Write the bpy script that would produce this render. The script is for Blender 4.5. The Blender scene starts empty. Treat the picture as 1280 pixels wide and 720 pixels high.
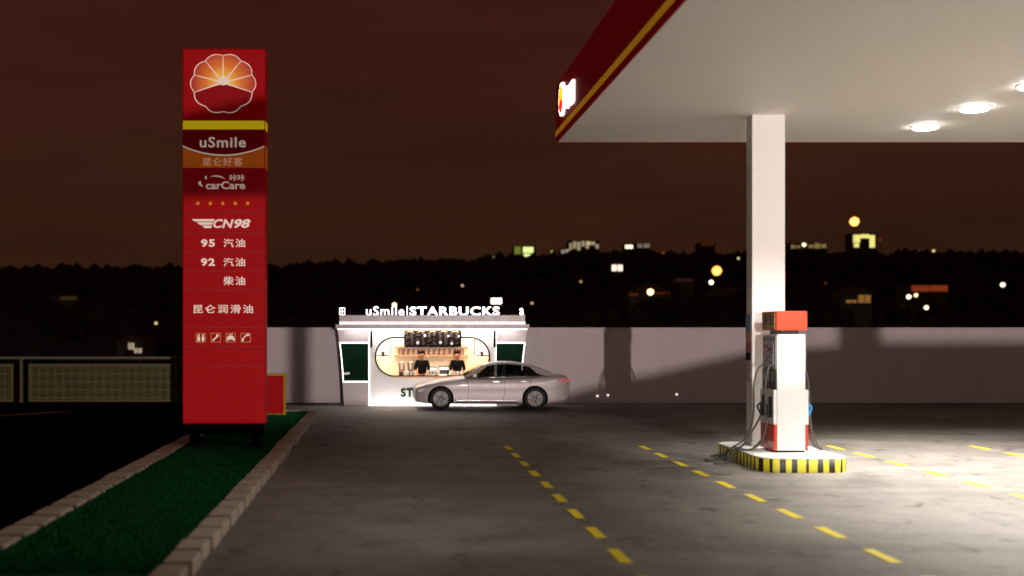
import bpy, bmesh, math, random
from mathutils import Vector, Matrix, noise
R = math.radians
rnd = random.Random(11)
sc = bpy.context.scene
COL = sc.collection
F = 1422.2      # focal length in photo pixels
H = 2.45        # eye height
VX, VY = 484.0, 413.0

def S(px, py, d):           # measured place on the plane y = d
    return ((px - VX) * d / F, H - (py - VY) * d / F)
def SX(px, d): return (px - VX) * d / F
def SZ(py, d): return H - (py - VY) * d / F

# ------------------------------------------------------------------ materials
def new_mat(name):
    m = bpy.data.materials.new(name); m.use_nodes = True
    return m, m.node_tree, m.node_tree.nodes['Principled BSDF']
def mat(name, col, rough=0.5, metal=0.0, var=0.08, scale=6.0, bump=0.0, bscale=60.0, spec=0.5, coat=0.0):
    m, nt, b = new_mat(name)
    n = nt.nodes; l = nt.links
    tc = n.new('ShaderNodeTexCoord'); nz = n.new('ShaderNodeTexNoise')
    nz.inputs['Scale'].default_value = scale; nz.inputs['Detail'].default_value = 6
    l.new(tc.outputs['Object'], nz.inputs['Vector'])
    mx = n.new('ShaderNodeMix'); mx.data_type = 'RGBA'
    c = Vector(col)
    mx.inputs[6].default_value = (*[max(0, v * (1 - var)) for v in c], 1)
    mx.inputs[7].default_value = (*[min(1, v * (1 + var)) for v in c], 1)
    l.new(nz.outputs['Fac'], mx.inputs[0]); l.new(mx.outputs[2], b.inputs['Base Color'])
    mr = n.new('ShaderNodeMapRange'); mr.inputs[3].default_value = max(0.02, rough - .06); mr.inputs[4].default_value = min(1, rough + .08)
    l.new(nz.outputs['Fac'], mr.inputs[0]); l.new(mr.outputs[0], b.inputs['Roughness'])
    b.inputs['Metallic'].default_value = metal
    b.inputs['Specular IOR Level'].default_value = spec
    b.inputs['Coat Weight'].default_value = coat
    if bump:
        n2 = n.new('ShaderNodeTexNoise'); n2.inputs['Scale'].default_value = bscale; n2.inputs['Detail'].default_value = 8
        l.new(tc.outputs['Object'], n2.inputs['Vector'])
        bp = n.new('ShaderNodeBump'); bp.inputs['Strength'].default_value = bump; bp.inputs['Distance'].default_value = 0.02
        l.new(n2.outputs['Fac'], bp.inputs['Height']); l.new(bp.outputs[0], b.inputs['Normal'])
    return m
def glow_mat(name, col, glow=.13):
    m = mat(name, col, .6, var=.05, spec=.08)
    b = m.node_tree.nodes['Principled BSDF']; b.inputs['Emission Color'].default_value = (*col, 1); b.inputs['Emission Strength'].default_value = glow
    return m
def emis(name, col, strength):
    m, nt, b = new_mat(name)
    b.inputs['Base Color'].default_value = (*col, 1)
    b.inputs['Emission Color'].default_value = (*col, 1)
    b.inputs['Emission Strength'].default_value = strength
    b.inputs['Roughness'].default_value = .5
    return m

def concrete():
    m, nt, b = new_mat('forecourt_concrete')
    n = nt.nodes; l = nt.links
    tc = n.new('ShaderNodeTexCoord')
    def nz(scale, detail, rough=.55, dist=0.0, vec=(1, 1, 1)):
        mp = n.new('ShaderNodeMapping'); mp.inputs['Scale'].default_value = vec
        l.new(tc.outputs['Object'], mp.inputs[0])
        t = n.new('ShaderNodeTexNoise'); t.inputs['Scale'].default_value = scale; t.inputs['Detail'].default_value = detail
        t.inputs['Roughness'].default_value = rough; t.inputs['Distortion'].default_value = dist
        l.new(mp.outputs[0], t.inputs['Vector']); return t
    def ramp(src, stops):
        r = n.new('ShaderNodeValToRGB'); l.new(src, r.inputs[0])
        e = r.color_ramp.elements
        e[0].position, e[0].color = stops[0][0], (*stops[0][1], 1)
        e[1].position, e[1].color = stops[-1][0], (*stops[-1][1], 1)
        for p, c in stops[1:-1]:
            q = e.new(p); q.color = (*c, 1)
        return r
    def mul(a, bb, f=1.0):
        x = n.new('ShaderNodeMix'); x.data_type = 'RGBA'; x.blend_type = 'MULTIPLY'; x.inputs[0].default_value = f
        l.new(a, x.inputs[6]); l.new(bb, x.inputs[7]); return x.outputs[2]
    base = ramp(nz(.22, 5, .6, .6).outputs['Fac'], [(.28, (.14, .122, .106)), (.52, (.222, .20, .18)), (.75, (.32, .298, .272))])
    mid = ramp(nz(1.1, 8, .68, 1.2).outputs['Fac'], [(.3, (.42, .41, .40)), (.46, (.92, .92, .92)), (.7, (1.14, 1.12, 1.1))])
    spots = ramp(nz(2.3, 5, .6, .8, (1, .8, 1)).outputs['Fac'], [(.29, (.28, .26, .24)), (.37, (.8, .8, .8)), (.44, (1, 1, 1))])
    fine = ramp(nz(26, 8, .7).outputs['Fac'], [(.3, (.78, .78, .78)), (.6, (1.05, 1.05, 1.05))])
    streak = ramp(nz(.8, 6, .6, .3, (.18, 1.2, 1)).outputs['Fac'], [(.35, (.72, .71, .7)), (.55, (1, 1, 1))])
    c = mul(base.outputs[0], mid.outputs[0]); c = mul(c, spots.outputs[0]); c = mul(c, fine.outputs[0], .8); c = mul(c, streak.outputs[0], .7)
    l.new(c, b.inputs['Base Color'])
    rr = n.new('ShaderNodeMapRange'); l.new(mid.outputs[0], rr.inputs[0]); rr.inputs[3].default_value = .42; rr.inputs[4].default_value = .72
    l.new(rr.outputs[0], b.inputs['Roughness'])
    b.inputs['Specular IOR Level'].default_value = .35
    bp = n.new('ShaderNodeBump'); bp.inputs['Strength'].default_value = .35; bp.inputs['Distance'].default_value = .01
    l.new(nz(45, 8, .7).outputs['Fac'], bp.inputs['Height']); l.new(bp.outputs[0], b.inputs['Normal'])
    return m

def wall_mat():
    m = mat('white_painted_render', (.60, .51, .54), .8, var=.03, scale=1.5, bump=.15, bscale=40)
    nt = m.node_tree; n = nt.nodes; l = nt.links
    b = n['Principled BSDF']
    src = b.inputs['Base Color'].links[0].from_socket
    tc = n.new('ShaderNodeTexCoord'); mp = n.new('ShaderNodeMapping'); mp.inputs['Scale'].default_value = (2.2, 1, .22)
    l.new(tc.outputs['Object'], mp.inputs[0])
    t = n.new('ShaderNodeTexNoise'); t.inputs['Scale'].default_value = 1.4; t.inputs['Detail'].default_value = 7
    l.new(mp.outputs[0], t.inputs['Vector'])
    r = n.new('ShaderNodeValToRGB'); l.new(t.outputs['Fac'], r.inputs[0])
    r.color_ramp.elements[0].position = .32; r.color_ramp.elements[0].color = (.955, .95, .945, 1)
    r.color_ramp.elements[1].position = .55; r.color_ramp.elements[1].color = (1, 1, 1, 1)
    x = n.new('ShaderNodeMix'); x.data_type = 'RGBA'; x.blend_type = 'MULTIPLY'; x.inputs[0].default_value = 1
    l.new(src, x.inputs[6]); l.new(r.outputs[0], x.inputs[7]); l.new(x.outputs[2], b.inputs['Base Color'])
    return m

M = dict(
    concrete=concrete(), wall=wall_mat(),
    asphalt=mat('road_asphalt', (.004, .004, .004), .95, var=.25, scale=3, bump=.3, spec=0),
    earth=mat('dark_earth', (.05, .042, .034), .95, var=.4, scale=.05, spec=0),
    wood=mat('far_foliage', (.055, .045, .035), .9, var=.4, scale=.2, spec=0),
    turf=mat('turf_green', (.010, .105, .034), .95, var=.35, scale=14, bump=.6, bscale=90, spec=.05),
    stone=mat('kerb_stone', (.44, .36, .29), .85, var=.3, scale=5, bump=.5, bscale=30, spec=.2),
    tan=glow_mat('letter_tan', (.70, .45, .30), .3),
    yellow_paint=mat('yellow_road_paint', (.92, .72, .02), .6, var=.15, scale=9, bump=.2, spec=.3),
    red_paint=mat('red_road_paint', (.35, .05, .03), .7),
    red=glow_mat('sign_red', (.33, .002, .004)),
    maroon=glow_mat('sign_maroon', (.14, .002, .004), .2),
    cherry=glow_mat('sign_cherry', (.24, .003, .006), .2),
    seam=mat('sign_seam', (.10, .002, .003), .6),
    sign_yellow=glow_mat('sign_yellow', (.80, .58, .01), .3),
    sign_orange=glow_mat('sign_orange', (.42, .085, .008), .3),
    sign_white=glow_mat('sign_white', (.72, .60, .52), .3),
    gold=glow_mat('fascia_gold_glow', (.60, .25, .015), .26),
    fascia=glow_mat('fascia_red_glow', (.21, .002, .004), .16),  # red fascia and gold stripe get added glow, though neither is a lamp
    soffit=mat('soffit_white', (.88, .855, .80), .6, var=.02, scale=.6),
    column=mat('column_white', (.80, .77, .75), .45, var=.02, scale=2),
    pump=mat('dispenser_white', (.86, .85, .83), .3, var=.02, coat=.3),
    grey=mat('dispenser_grey', (.30, .30, .30), .45),
    pump_red=mat('dispenser_red', (.66, .03, .012), .35, coat=.3),
    cap_red=mat('header_orange_red', (.80, .07, .02), .35, coat=.2),
    cap_yellow=mat('header_yellow', (.55, .38, .06), .5),
    black=mat('black_plastic', (.012, .012, .012), .45),
    black_matt=mat('black_steel', (.0025, .0025, .0025), .8, spec=.03),
    rubber=mat('hose_rubber', (.085, .078, .07), .6, spec=.4),
    blue=mat('nozzle_blue', (.02, .33, .70), .4),
    stripe_y=mat('stripe_yellow', (.78, .66, .02), .5, var=.1, scale=5),
    stripe_k=mat('stripe_black', (.015, .014, .012), .5),
    deck=mat('island_deck', (.76, .75, .72), .6, var=.05, scale=2, bump=.1),
    olive=mat('fence_olive', (.095, .078, .016), .6, var=.15),
    rail=mat('fence_rail', (.10, .075, .045), .5, var=.1),
    kiosk=mat('kiosk_white', (.82, .80, .78), .45, var=.02),
    metal=mat('kiosk_metal', (.25, .215, .22), .38, metal=.3, var=.08, scale=4),
    kgreen=mat('kiosk_green', (.0012, .016, .007), .6, var=.05, spec=.05),
    tgreen=mat('letter_green', (.002, .03, .015), .6, spec=.1),
    cream=mat('interior_cream', (.84, .70, .52), .6, var=.04),
    timber=mat('shelf_timber', (.52, .27, .10), .5, var=.2, scale=12),
    menu=mat('menu_brown', (.016, .009, .007), .7, spec=.05),
    ink=mat('matt_black_trim', (.004, .004, .004), .8, spec=.02),
    menu_txt=mat('menu_lines', (.13, .09, .07), .6),
    pack=mat('coffee_pack', (.07, .010, .005), .5, var=.3, scale=20),
    pack_l=mat('pack_label', (.20, .13, .08), .5),
    steel=mat('brushed_steel', (.42, .38, .33), .3, metal=.85, var=.15, scale=15),
    cup=mat('paper_cup', (.80, .80, .76), .5),
    skin=mat('skin', (.30, .12, .06), .55, var=.08, scale=10),
    hair=mat('hair', (.006, .004, .004), .8, spec=.1),
    shirt=mat('black_shirt', (.005, .005, .006), .9, var=.2, spec=.1),
    trousers=mat('dark_trousers', (.02, .02, .024), .8, var=.2),
    carpaint=mat('silver_paint', (.50, .44, .45), .42, metal=.25, var=.02, coat=.35),
    tyre=mat('tyre', (.018, .017, .017), .8, bump=.2),
    rim=mat('alloy', (.16, .15, .145), .45, metal=.4),
    chrome=mat('chrome', (.75, .73, .72), .15, metal=1),
    darkglass=mat('dark_trim', (.01, .01, .012), .15),
    lens=mat('lamp_lens', (.55, .55, .58), .1, coat=.5),
    tail=mat('tail_lens', (.55, .03, .03), .2, coat=.5),
    building=mat('far_render', (.10, .085, .07), .8, var=.15, scale=.3),
    tiles=mat('far_roof', (.10, .05, .03), .8),
)
# glass of the car: thin tinted sheet
def glass():
    m, nt, b = new_mat('car_glass'); n = nt.nodes; l = nt.links
    tr = n.new('ShaderNodeBsdfTransparent'); tr.inputs[0].default_value = (.62, .62, .60, 1)
    b.inputs['Base Color'].default_value = (.01, .01, .01, 1); b.inputs['Roughness'].default_value = .05
    mx = n.new('ShaderNodeMixShader'); fr = n.new('ShaderNodeFresnel'); fr.inputs[0].default_value = 1.5
    ad = n.new('ShaderNodeMath'); ad.operation = 'ADD'; ad.inputs[1].default_value = .10
    l.new(fr.outputs[0], ad.inputs[0]); l.new(ad.outputs[0], mx.inputs[0])
    l.new(tr.outputs[0], mx.inputs[1]); l.new(b.outputs[0], mx.inputs[2])
    l.new(mx.outputs[0], n['Material Output'].inputs[0]); return m
M['glass'] = glass()
def petal_mat(centre, r0, r1):
    m, nt, b = new_mat('petal_gradient'); n = nt.nodes; l = nt.links
    tc = n.new('ShaderNodeTexCoord'); d = n.new('ShaderNodeVectorMath'); d.operation = 'DISTANCE'
    d.inputs[1].default_value = centre; l.new(tc.outputs['Object'], d.inputs[0])
    mr = n.new('ShaderNodeMapRange'); mr.inputs[1].default_value = r0; mr.inputs[2].default_value = r1
    l.new(d.outputs['Value'], mr.inputs[0])
    r = n.new('ShaderNodeValToRGB'); l.new(mr.outputs[0], r.inputs[0])
    r.color_ramp.elements[0].color = (.98, .62, .10, 1); r.color_ramp.elements[1].color = (.46, .022, .004, 1); l.new(r.outputs[0], b.inputs['Emission Color']); b.inputs['Emission Strength'].default_value = .16
    e = r.color_ramp.elements.new(.5); e.color = (.78, .19, .010, 1)
    l.new(r.outputs[0], b.inputs['Base Color']); b.inputs['Roughness'].default_value = .4
    return m

# ------------------------------------------------------------------ helpers
def link(o, parent=None):
    COL.objects.link(o)
    if parent: o.parent = parent
    return o
def tag(o, label=None, cat=None, group=None, kind=None):
    if label: o['label'] = label
    if cat: o['category'] = cat
    if group: o['group'] = group
    if kind: o['kind'] = kind
    return o
def thing(name, label, cat, loc=(0, 0, 0), rz=0, group=None):
    o = bpy.data.objects.new(name, None); o.empty_display_size = .2
    o.location = loc; o.rotation_euler = (0, 0, rz)
    link(o); return tag(o, label, cat, group)
def obj(name, bm, m, parent=None, smooth=False, loc=None):
    me = bpy.data.meshes.new(name)
    bmesh.ops.recalc_face_normals(bm, faces=bm.faces)
    bm.to_mesh(me); bm.free()
    for mm in (m if isinstance(m, (list, tuple)) else [m]):
        me.materials.append(M[mm] if isinstance(mm, str) else mm)
    if smooth:
        for p in me.polygons: p.use_smooth = True
    o = bpy.data.objects.new(name, me); link(o, parent)
    if loc: o.location = loc
    return o
def BM(): return bmesh.new()
def box(bm, x0, x1, y0, y1, z0, z1, bev=0.0, seg=2, mi=0):
    t = bmesh.new() if bev else bm
    g = bmesh.ops.create_cube(t, size=1)
    for v in g['verts']:
        v.co = Vector(((x0 + x1) / 2 + v.co.x * (x1 - x0), (y0 + y1) / 2 + v.co.y * (y1 - y0), (z0 + z1) / 2 + v.co.z * (z1 - z0)))
    if bev:
        bmesh.ops.bevel(t, geom=t.edges[:] , offset=bev, segments=seg, affect='EDGES', profile=.5)
        merge(bm, t, mi)
    elif mi:
        for v in g['verts']:
            for f in v.link_faces: f.material_index = mi
    return bm
def merge(bm, t, mi=0, mtx=None):
    mp = {}
    for v in t.verts: mp[v] = bm.verts.new(mtx @ v.co if mtx else v.co)
    for f in t.faces:
        try:
            nf = bm.faces.new([mp[v] for v in f.verts]); nf.material_index = mi; nf.smooth = f.smooth
        except ValueError: pass
    t.free()
def prism(bm, pts, axis, a, b, mi=0):
    """polygon pts in the two other axes, extruded from a to b along axis ('x','y','z')"""
    def mk(p, t):
        if axis == 'y': return (p[0], t, p[1])
        if axis == 'x': return (t, p[0], p[1])
        return (p[0], p[1], t)
    A = [bm.verts.new(mk(p, a)) for p in pts]; B = [bm.verts.new(mk(p, b)) for p in pts]
    fs = [bm.faces.new(A), bm.faces.new(B[::-1])]
    n = len(pts)
    for i in range(n): fs.append(bm.faces.new((A[i], B[i], B[(i + 1) % n], A[(i + 1) % n])))
    for f in fs: f.material_index = mi
    return bm
def strip(bm, inner, outer, y0, y1, mi=0):
    """closed band between two loops (x,z) from y0 to y1"""
    n = len(inner)
    L = [[bm.verts.new((p[0], y, p[1])) for p in lp] for lp, y in ((inner, y0), (outer, y0), (inner, y1), (outer, y1))]
    for i in range(n):
        j = (i + 1) % n
        for q in ((L[0][i], L[0][j], L[1][j], L[1][i]), (L[2][i], L[3][i], L[3][j], L[2][j]),
                  (L[0][i], L[2][i], L[2][j], L[0][j]), (L[1][i], L[1][j], L[3][j], L[3][i])):
            try: bm.faces.new(q).material_index = mi
            except ValueError: pass
def tube(bm, pts, r, seg=8, cap=True, mi=0):
    pts = [Vector(p) for p in pts]; rings = []
    up = Vector((0, 0, 1)); prev = None
    for i, p in enumerate(pts):
        t = (pts[min(i + 1, len(pts) - 1)] - pts[max(i - 1, 0)]).normalized()
        if prev is None:
            a = t.cross(up)
            if a.length < 1e-3: a = t.cross(Vector((1, 0, 0)))
        else: a = prev - t * prev.dot(t)
        a.normalize(); prev = a; b = t.cross(a)
        rr = r[i] if isinstance(r, (list, tuple)) else r
        rings.append([bm.verts.new(p + a * math.cos(2 * math.pi * k / seg) * rr + b * math.sin(2 * math.pi * k / seg) * rr) for k in range(seg)])
    for i in range(len(rings) - 1):
        for k in range(seg):
            f = bm.faces.new((rings[i][k], rings[i][(k + 1) % seg], rings[i + 1][(k + 1) % seg], rings[i + 1][k])); f.material_index = mi; f.smooth = True
    if cap:
        for q in (rings[0][::-1], rings[-1]):
            bm.faces.new(q).material_index = mi
    return bm
def lathe(bm, prof, c=(0, 0, 0), seg=20, axis='z', mi=0):
    rings = []
    for r, h in prof:
        ring = []
        for k in range(seg):
            a = 2 * math.pi * k / seg
            p = (r * math.cos(a), r * math.sin(a), h) if axis == 'z' else (r * math.cos(a), h, r * math.sin(a))
            ring.append(bm.verts.new(Vector(c) + Vector(p)))
        rings.append(ring)
    for i in range(len(rings) - 1):
        for k in range(seg):
            f = bm.faces.new((rings[i][k], rings[i][(k + 1) % seg], rings[i + 1][(k + 1) % seg], rings[i + 1][k])); f.material_index = mi; f.smooth = True
    bm.faces.new(rings[0][::-1]).material_index = mi; bm.faces.new(rings[-1]).material_index = mi
    return bm
def spline(pts, n=8):
    P = [Vector(p) for p in pts]; out = []
    for i in range(len(P) - 1):
        p0, p1, p2, p3 = P[max(i - 1, 0)], P[i], P[i + 1], P[min(i + 2, len(P) - 1)]
        for k in range(n):
            t = k / n
            out.append(.5 * ((2 * p1) + (-p0 + p2) * t + (2 * p0 - 5 * p1 + 4 * p2 - p3) * t * t + (-p0 + 3 * p1 - 3 * p2 + p3) * t ** 3))
    out.append(P[-1]); return out
def text(name, s, x0, x1, z0, z1, y, m, parent, depth=.01, offset=0.0, shear=0.0, facing='front', ox=0.0, spacing=1.0):
    """lettering fitted to a box on the plane y, back face at y, thickness towards the reader"""
    cu = bpy.data.curves.new('t', 'FONT'); cu.body = s; cu.size = 1; cu.extrude = .01; cu.offset = offset; cu.shear = shear
    cu.space_character = spacing; cu.resolution_u = 3
    o = bpy.data.objects.new('t', cu); COL.objects.link(o); bpy.context.view_layer.update()
    me = bpy.data.meshes.new_from_object(o.evaluated_get(bpy.context.evaluated_depsgraph_get()))
    bpy.data.objects.remove(o); bpy.data.curves.remove(cu)
    xs = [v.co.x for v in me.vertices]; ys = [v.co.y for v in me.vertices]
    a, b, c, d = min(xs), max(xs), min(ys), max(ys)
    for v in me.vertices:
        u = x0 + (v.co.x - a) / (b - a) * (x1 - x0); w = z0 + (v.co.y - c) / (d - c) * (z1 - z0)
        k = 0 if v.co.z < 0 else depth
        if facing == 'front': v.co = (u, y - k, w)
        else: v.co = (y - k, x0 + x1 - u, w)      # on a face looking towards -x; u runs along y
    me.materials.clear(); me.materials.append(M[m] if isinstance(m, str) else m); me.name = name
    return link(bpy.data.objects.new(name, me), parent)
def copy_tree(o, parent=None):
    c = o.copy(); COL.objects.link(c); c.parent = parent
    for ch in o.children: copy_tree(ch, c)
    return c
def plain(name, bm, m, kind='structure', smooth=False):
    return tag(obj(name, bm, m, smooth=smooth), kind=kind)

# ------------------------------------------------------------------ camera
cd = bpy.data.cameras.new('camera'); cam = bpy.data.objects.new('camera', cd); link(cam)
cam.location = (0, 0, H); cam.rotation_euler = (R(90), 0, 0)
cd.sensor_width = 36; cd.lens = 40; cd.shift_x = (640 - VX) / 1280; cd.shift_y = (VY - 360) / 1280
cd.clip_end = 5000; cd.clip_start = .1
cd.dof.use_dof = True; cd.dof.focus_distance = 28; cd.dof.aperture_fstop = .54
sc.camera = cam

# ------------------------------------------------------------------ world: night sky lit from below by the town, with low cloud streaks
w = bpy.data.worlds.new('World'); sc.world = w; w.use_nodes = True
nt = w.node_tree; n = nt.nodes; l = nt.links
bg = n['Background']; bg.inputs['Strength'].default_value = .72
tc = n.new('ShaderNodeTexCoord'); sp = n.new('ShaderNodeSeparateXYZ'); l.new(tc.outputs['Generated'], sp.inputs[0])
rp = n.new('ShaderNodeValToRGB'); l.new(sp.outputs['Z'], rp.inputs[0])
e = rp.color_ramp.elements
e[0].position = 0; e[0].color = (.034, .0125, .0058, 1)
e[1].position = .45; e[1].color = (.036, .0115, .0075, 1)
for p, c in ((.06, (.038, .0138, .0062)), (.14, (.047, .0150, .0078)), (.25, (.060, .0150, .0092))):
    q = e.new(p); q.color = (*c, 1)
mp = n.new('ShaderNodeMapping'); mp.inputs['Scale'].default_value = (1.2, 1.2, 8); l.new(tc.outputs['Generated'], mp.inputs[0])
nz = n.new('ShaderNodeTexNoise'); nz.inputs['Scale'].default_value = 2.2; nz.inputs['Detail'].default_value = 6; nz.inputs['Distortion'].default_value = .5
l.new(mp.outputs[0], nz.inputs['Vector'])
cr = n.new('ShaderNodeValToRGB'); l.new(nz.outputs['Fac'], cr.inputs[0])
cr.color_ramp.elements[0].position = .3; cr.color_ramp.elements[0].color = (.74, .76, .78, 1)
cr.color_ramp.elements[1].position = .7; cr.color_ramp.elements[1].color = (1.16, 1.13, 1.12, 1)
mx = n.new('ShaderNodeMix'); mx.data_type = 'RGBA'; mx.blend_type = 'MULTIPLY'; mx.inputs[0].default_value = 1
l.new(rp.outputs[0], mx.inputs[6]); l.new(cr.outputs[0], mx.inputs[7])
sky = n.new('ShaderNodeTexSky'); sky.sky_type = 'NISHITA'; sky.sun_disc = False
sky.sun_elevation = R(-9); sky.sun_rotation = R(200)
sk = n.new('ShaderNodeMix'); sk.data_type = 'RGBA'; sk.blend_type = 'ADD'; sk.inputs[0].default_value = .02
l.new(mx.outputs[2], sk.inputs[6]); l.new(sky.outputs[0], sk.inputs[7]); l.new(sk.outputs[2], bg.inputs[0])

sd = bpy.data.lights.new('moon', 'SUN'); sd.energy = .012; sd.angle = R(.5); sd.color = (1, .9, .82)
so = bpy.data.objects.new('moon', sd); link(so); so.rotation_euler = (R(50), 0, R(20))

def spot(name, loc, target, power, angle, blend, size, col=(1, 1, 1)):
    d = bpy.data.lights.new(name, 'SPOT'); d.energy = power; d.spot_size = R(angle); d.spot_blend = blend
    d.shadow_soft_size = size; d.color = col
    o = bpy.data.objects.new(name, d); link(o); o.location = loc
    o.rotation_euler = (Vector(target) - Vector(loc)).to_track_quat('-Z', 'Y').to_euler(); return o
# security floodlight behind the camera that washes the white wall and the price sign
LX, LY, LZ = 5.8, -25.0, 3.5
spot('floodlight_beam', (LX, LY, LZ), (5.0, 38.5, 2.6), 46000, 46, .25, .11, (1, .87, .81))

# ------------------------------------------------------------------ terrain
def hz(x, y):
    if y < 41: return -.05
    t = min(1, (y - 41) / 60); dip = -11 * t * t * (3 - 2 * t)
    rise = 0
    if y > 110: rise = .118 * (min(y, 455) - 110)
    if y > 455: rise -= .03 * (y - 455)
    nn = noise.noise(Vector((x * .011, y * .011, 3))) * 3.4 + noise.noise(Vector((x * .03, y * .03, 9))) * 1.0
    k = min(1, (y - 41) / 120)
    side = -6.5 * max(0, min(1, (120 - x) / 240)) * min(1, max(0, (y - 150) / 250))
    return dip + rise + nn * k + side
bm = BM(); ys = [-80, 0, 41] + [41 + (i / 90) ** 1.25 * 620 for i in range(1, 91)] + [800, 1200, 2200]
xs = [-1500, -900] + [-500 + i * 14 for i in range(86)] + [1000, 1600]
g = [[bm.verts.new((x, y, hz(x, y) if y < 700 else -12)) for x in xs] for y in ys]
for i in range(len(ys) - 1):
    for j in range(len(xs) - 1): bm.faces.new((g[i][j], g[i][j + 1], g[i + 1][j + 1], g[i + 1][j]))
plain('ground', bm, 'earth', smooth=True)

# woods over the hillside: leaf clumps, uncountable at this distance
bm = BM(); wr = random.Random(5)
ico = bmesh.new(); bmesh.ops.create_icosphere(ico, subdivisions=1, radius=1); IV = [v.co.copy() for v in ico.verts]; IF = [[v.index for v in f.verts] for f in ico.faces]; ico.free()
def clump(bm, c, r, rz=None):
    vs = [bm.verts.new(Vector(c) + Vector((p.x * r * wr.uniform(.75, 1.25), p.y * r * wr.uniform(.75, 1.25), p.z * (rz or r) * wr.uniform(.75, 1.25)))) for p in IV]
    for f in IF: bm.faces.new([vs[i] for i in f])
for i in range(2600):
    y = wr.choice([wr.uniform(90, 460), wr.uniform(400, 465)])
    x = wr.uniform(-.36, .60) * y + wr.uniform(-15, 15)
    r = wr.uniform(1.6, 3.6); z = hz(x, y)
    for k in range(3):
        clump(bm, (x + wr.uniform(-r, r), y + wr.uniform(-r, r), z + r * wr.uniform(.2, .9)), r * wr.uniform(.5, 1), r * wr.uniform(.5, .95))
tag(obj('woodland', bm, 'wood'), 'dark woods and gardens covering the far hillside', 'woodland', kind='stuff')

# ------------------------------------------------------------------ paved surfaces
bm = BM(); box(bm, -1.95, 60, -45, 38.5, -.045, 0); plain('forecourt', bm, 'concrete')
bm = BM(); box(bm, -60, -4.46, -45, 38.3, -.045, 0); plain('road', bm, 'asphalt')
bm = BM(); box(bm, -5.0, -1.95, 33.0, 38.5, -.05, -.004); plain('pavement', bm, 'concrete')
bm = BM(); prism(bm, [(-9.9, 34.4), (-9.75, 34.4), (-18, 24.0), (-18.4, 24.0)], 'z', .004, .006); prism(bm, [(-9.6, 34.4), (-9.5, 34.4), (-17.2, 24.0), (-17.5, 24.0)], 'z', .004, .006); plain('road_marking', bm, 'red_paint')
bm = BM()
gx = 30
for i in range(gx):
    pass
nx, ny = 16, 220
V = [[bm.verts.new((-4.1 + 1.86 * j / nx, 2 + 30.9 * i / ny, .10 + .012 * noise.noise(Vector((j * .5, i * .35, 1))))) for j in range(nx + 1)] for i in range(ny + 1)]
for i in range(ny):
    for j in range(nx): bm.faces.new((V[i][j], V[i][j + 1], V[i + 1][j + 1], V[i + 1][j]))
plain('turf', bm, 'turf')
# blades: real turf pile
bm = BM(); tr = random.Random(8)
for i in range(42000):
    y = 11 + 21.8 * tr.random() ** 1.5; x = tr.uniform(-4.1, -2.26); h = tr.uniform(.02, .045); a = tr.uniform(0, 6.28); q = .012
    dx, dy = math.cos(a) * q, math.sin(a) * q
    v = [bm.verts.new(p) for p in ((x - dx, y - dy, .10), (x + dx, y + dy, .10), (x + tr.uniform(-.02, .02), y + tr.uniform(-.02, .02), .10 + h))]
    bm.faces.new(v)
plain('grass', bm, 'turf', kind='stuff')
def kerb(x0, x1, name, seed):
    k = random.Random(seed); bm = BM(); y = 2.0
    while y < 32.8:
        L = .72 * k.uniform(.96, 1.04)
        t = bmesh.new(); j = k.uniform(-.012, .012)
        box(bm, x0 + j, x1 + j, y, y + L - .15, -.04, .15 + k.uniform(-.008, .008), .022, 2)
        t.free(); y += L
    return plain(name, bm, 'stone')
kerb(-2.25, -1.95, 'kerb', 1)
kerb(-4.46, -4.10, 'kerb', 2)
bm = BM(); x = -4.05
while x < -2.3:
    box(bm, x, x + .28, 32.93, 33.15, -.04, .145, .02); x += .31
plain('kerb', bm, 'stone')
bm = BM(); box(bm, -4.44, -4.11, 2, 32.9, -.04, .02); box(bm, -2.24, -1.96, 2, 32.9, -.04, .02); plain('kerb_bed', bm, 'ink')

for xc in (2.52, 5.37, 9.35, 12.36, 16.3):
    for k in range(15):
        y0 = 24.1 - 1.422 * k
        if xc == 9.35 and False: continue
        bm = BM(); j = [rnd.uniform(-.008, .008) for _ in range(4)]
        prism(bm, [(xc - .065 + j[0], y0), (xc + .065 + j[1], y0 - j[0]), (xc + .065 + j[2], y0 - .75), (xc - .065 + j[3], y0 - .75 + j[1])], 'z', .003, .006)
        plain('lane_marking', bm, 'yellow_paint')

# ------------------------------------------------------------------ boundary wall and fence
t = thing('boundary_wall', 'long low white rendered wall closing off the back of the forecourt', 'wall', (12, 38.6, 0))
bm = BM(); box(bm, -17.05, 26, -.1, .12, -.04, 2.51); obj('wall_panel', bm, 'wall', t)
bm = BM(); box(bm, -17.08, 26, -.13, .15, 2.512, 2.55, .008); obj('coping', bm, 'wall', t)
for i, (px, py, lab) in enumerate(((747, 495, 'tiny round white lamp low on the boundary wall, nearest the car tail'), (760, 494, 'tiny round white lamp low on the wall, middle one of three'), (846, 493, 'tiny round white lamp low on the wall, nearest the white column'))):
    d = 38.47; X, Z = S(px, py, d)
    bm = BM(); lathe(bm, [(.035, 0), (.035, -.015), (.02, -.03)], seg=12, axis='y')
    tag(obj('wall_lamp', bm, emis('wall_lamp_glow', (1, .9, .8), .9), loc=(X, d + .02, Z)), lab, 'lamp', 'small lamps low on the boundary wall')
t = thing('mesh_fence', 'olive metal mesh fence with framed panels left of the tall red sign', 'fence', (-12, 38.6, 0))
def P(px): return SX(px, 38.6) + 12
for px in (27, 232, -175):
    bm = BM(); box(bm, P(px) - .05, P(px) + .05, -.05, .05, -.04, 1.52, .01); obj('post', bm, 'olive', t)
bm = BM(); box(bm, P(-300), 6.95, -.06, .06, 1.47, 1.57, .015); obj('top_rail', bm, 'rail', t)
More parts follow.
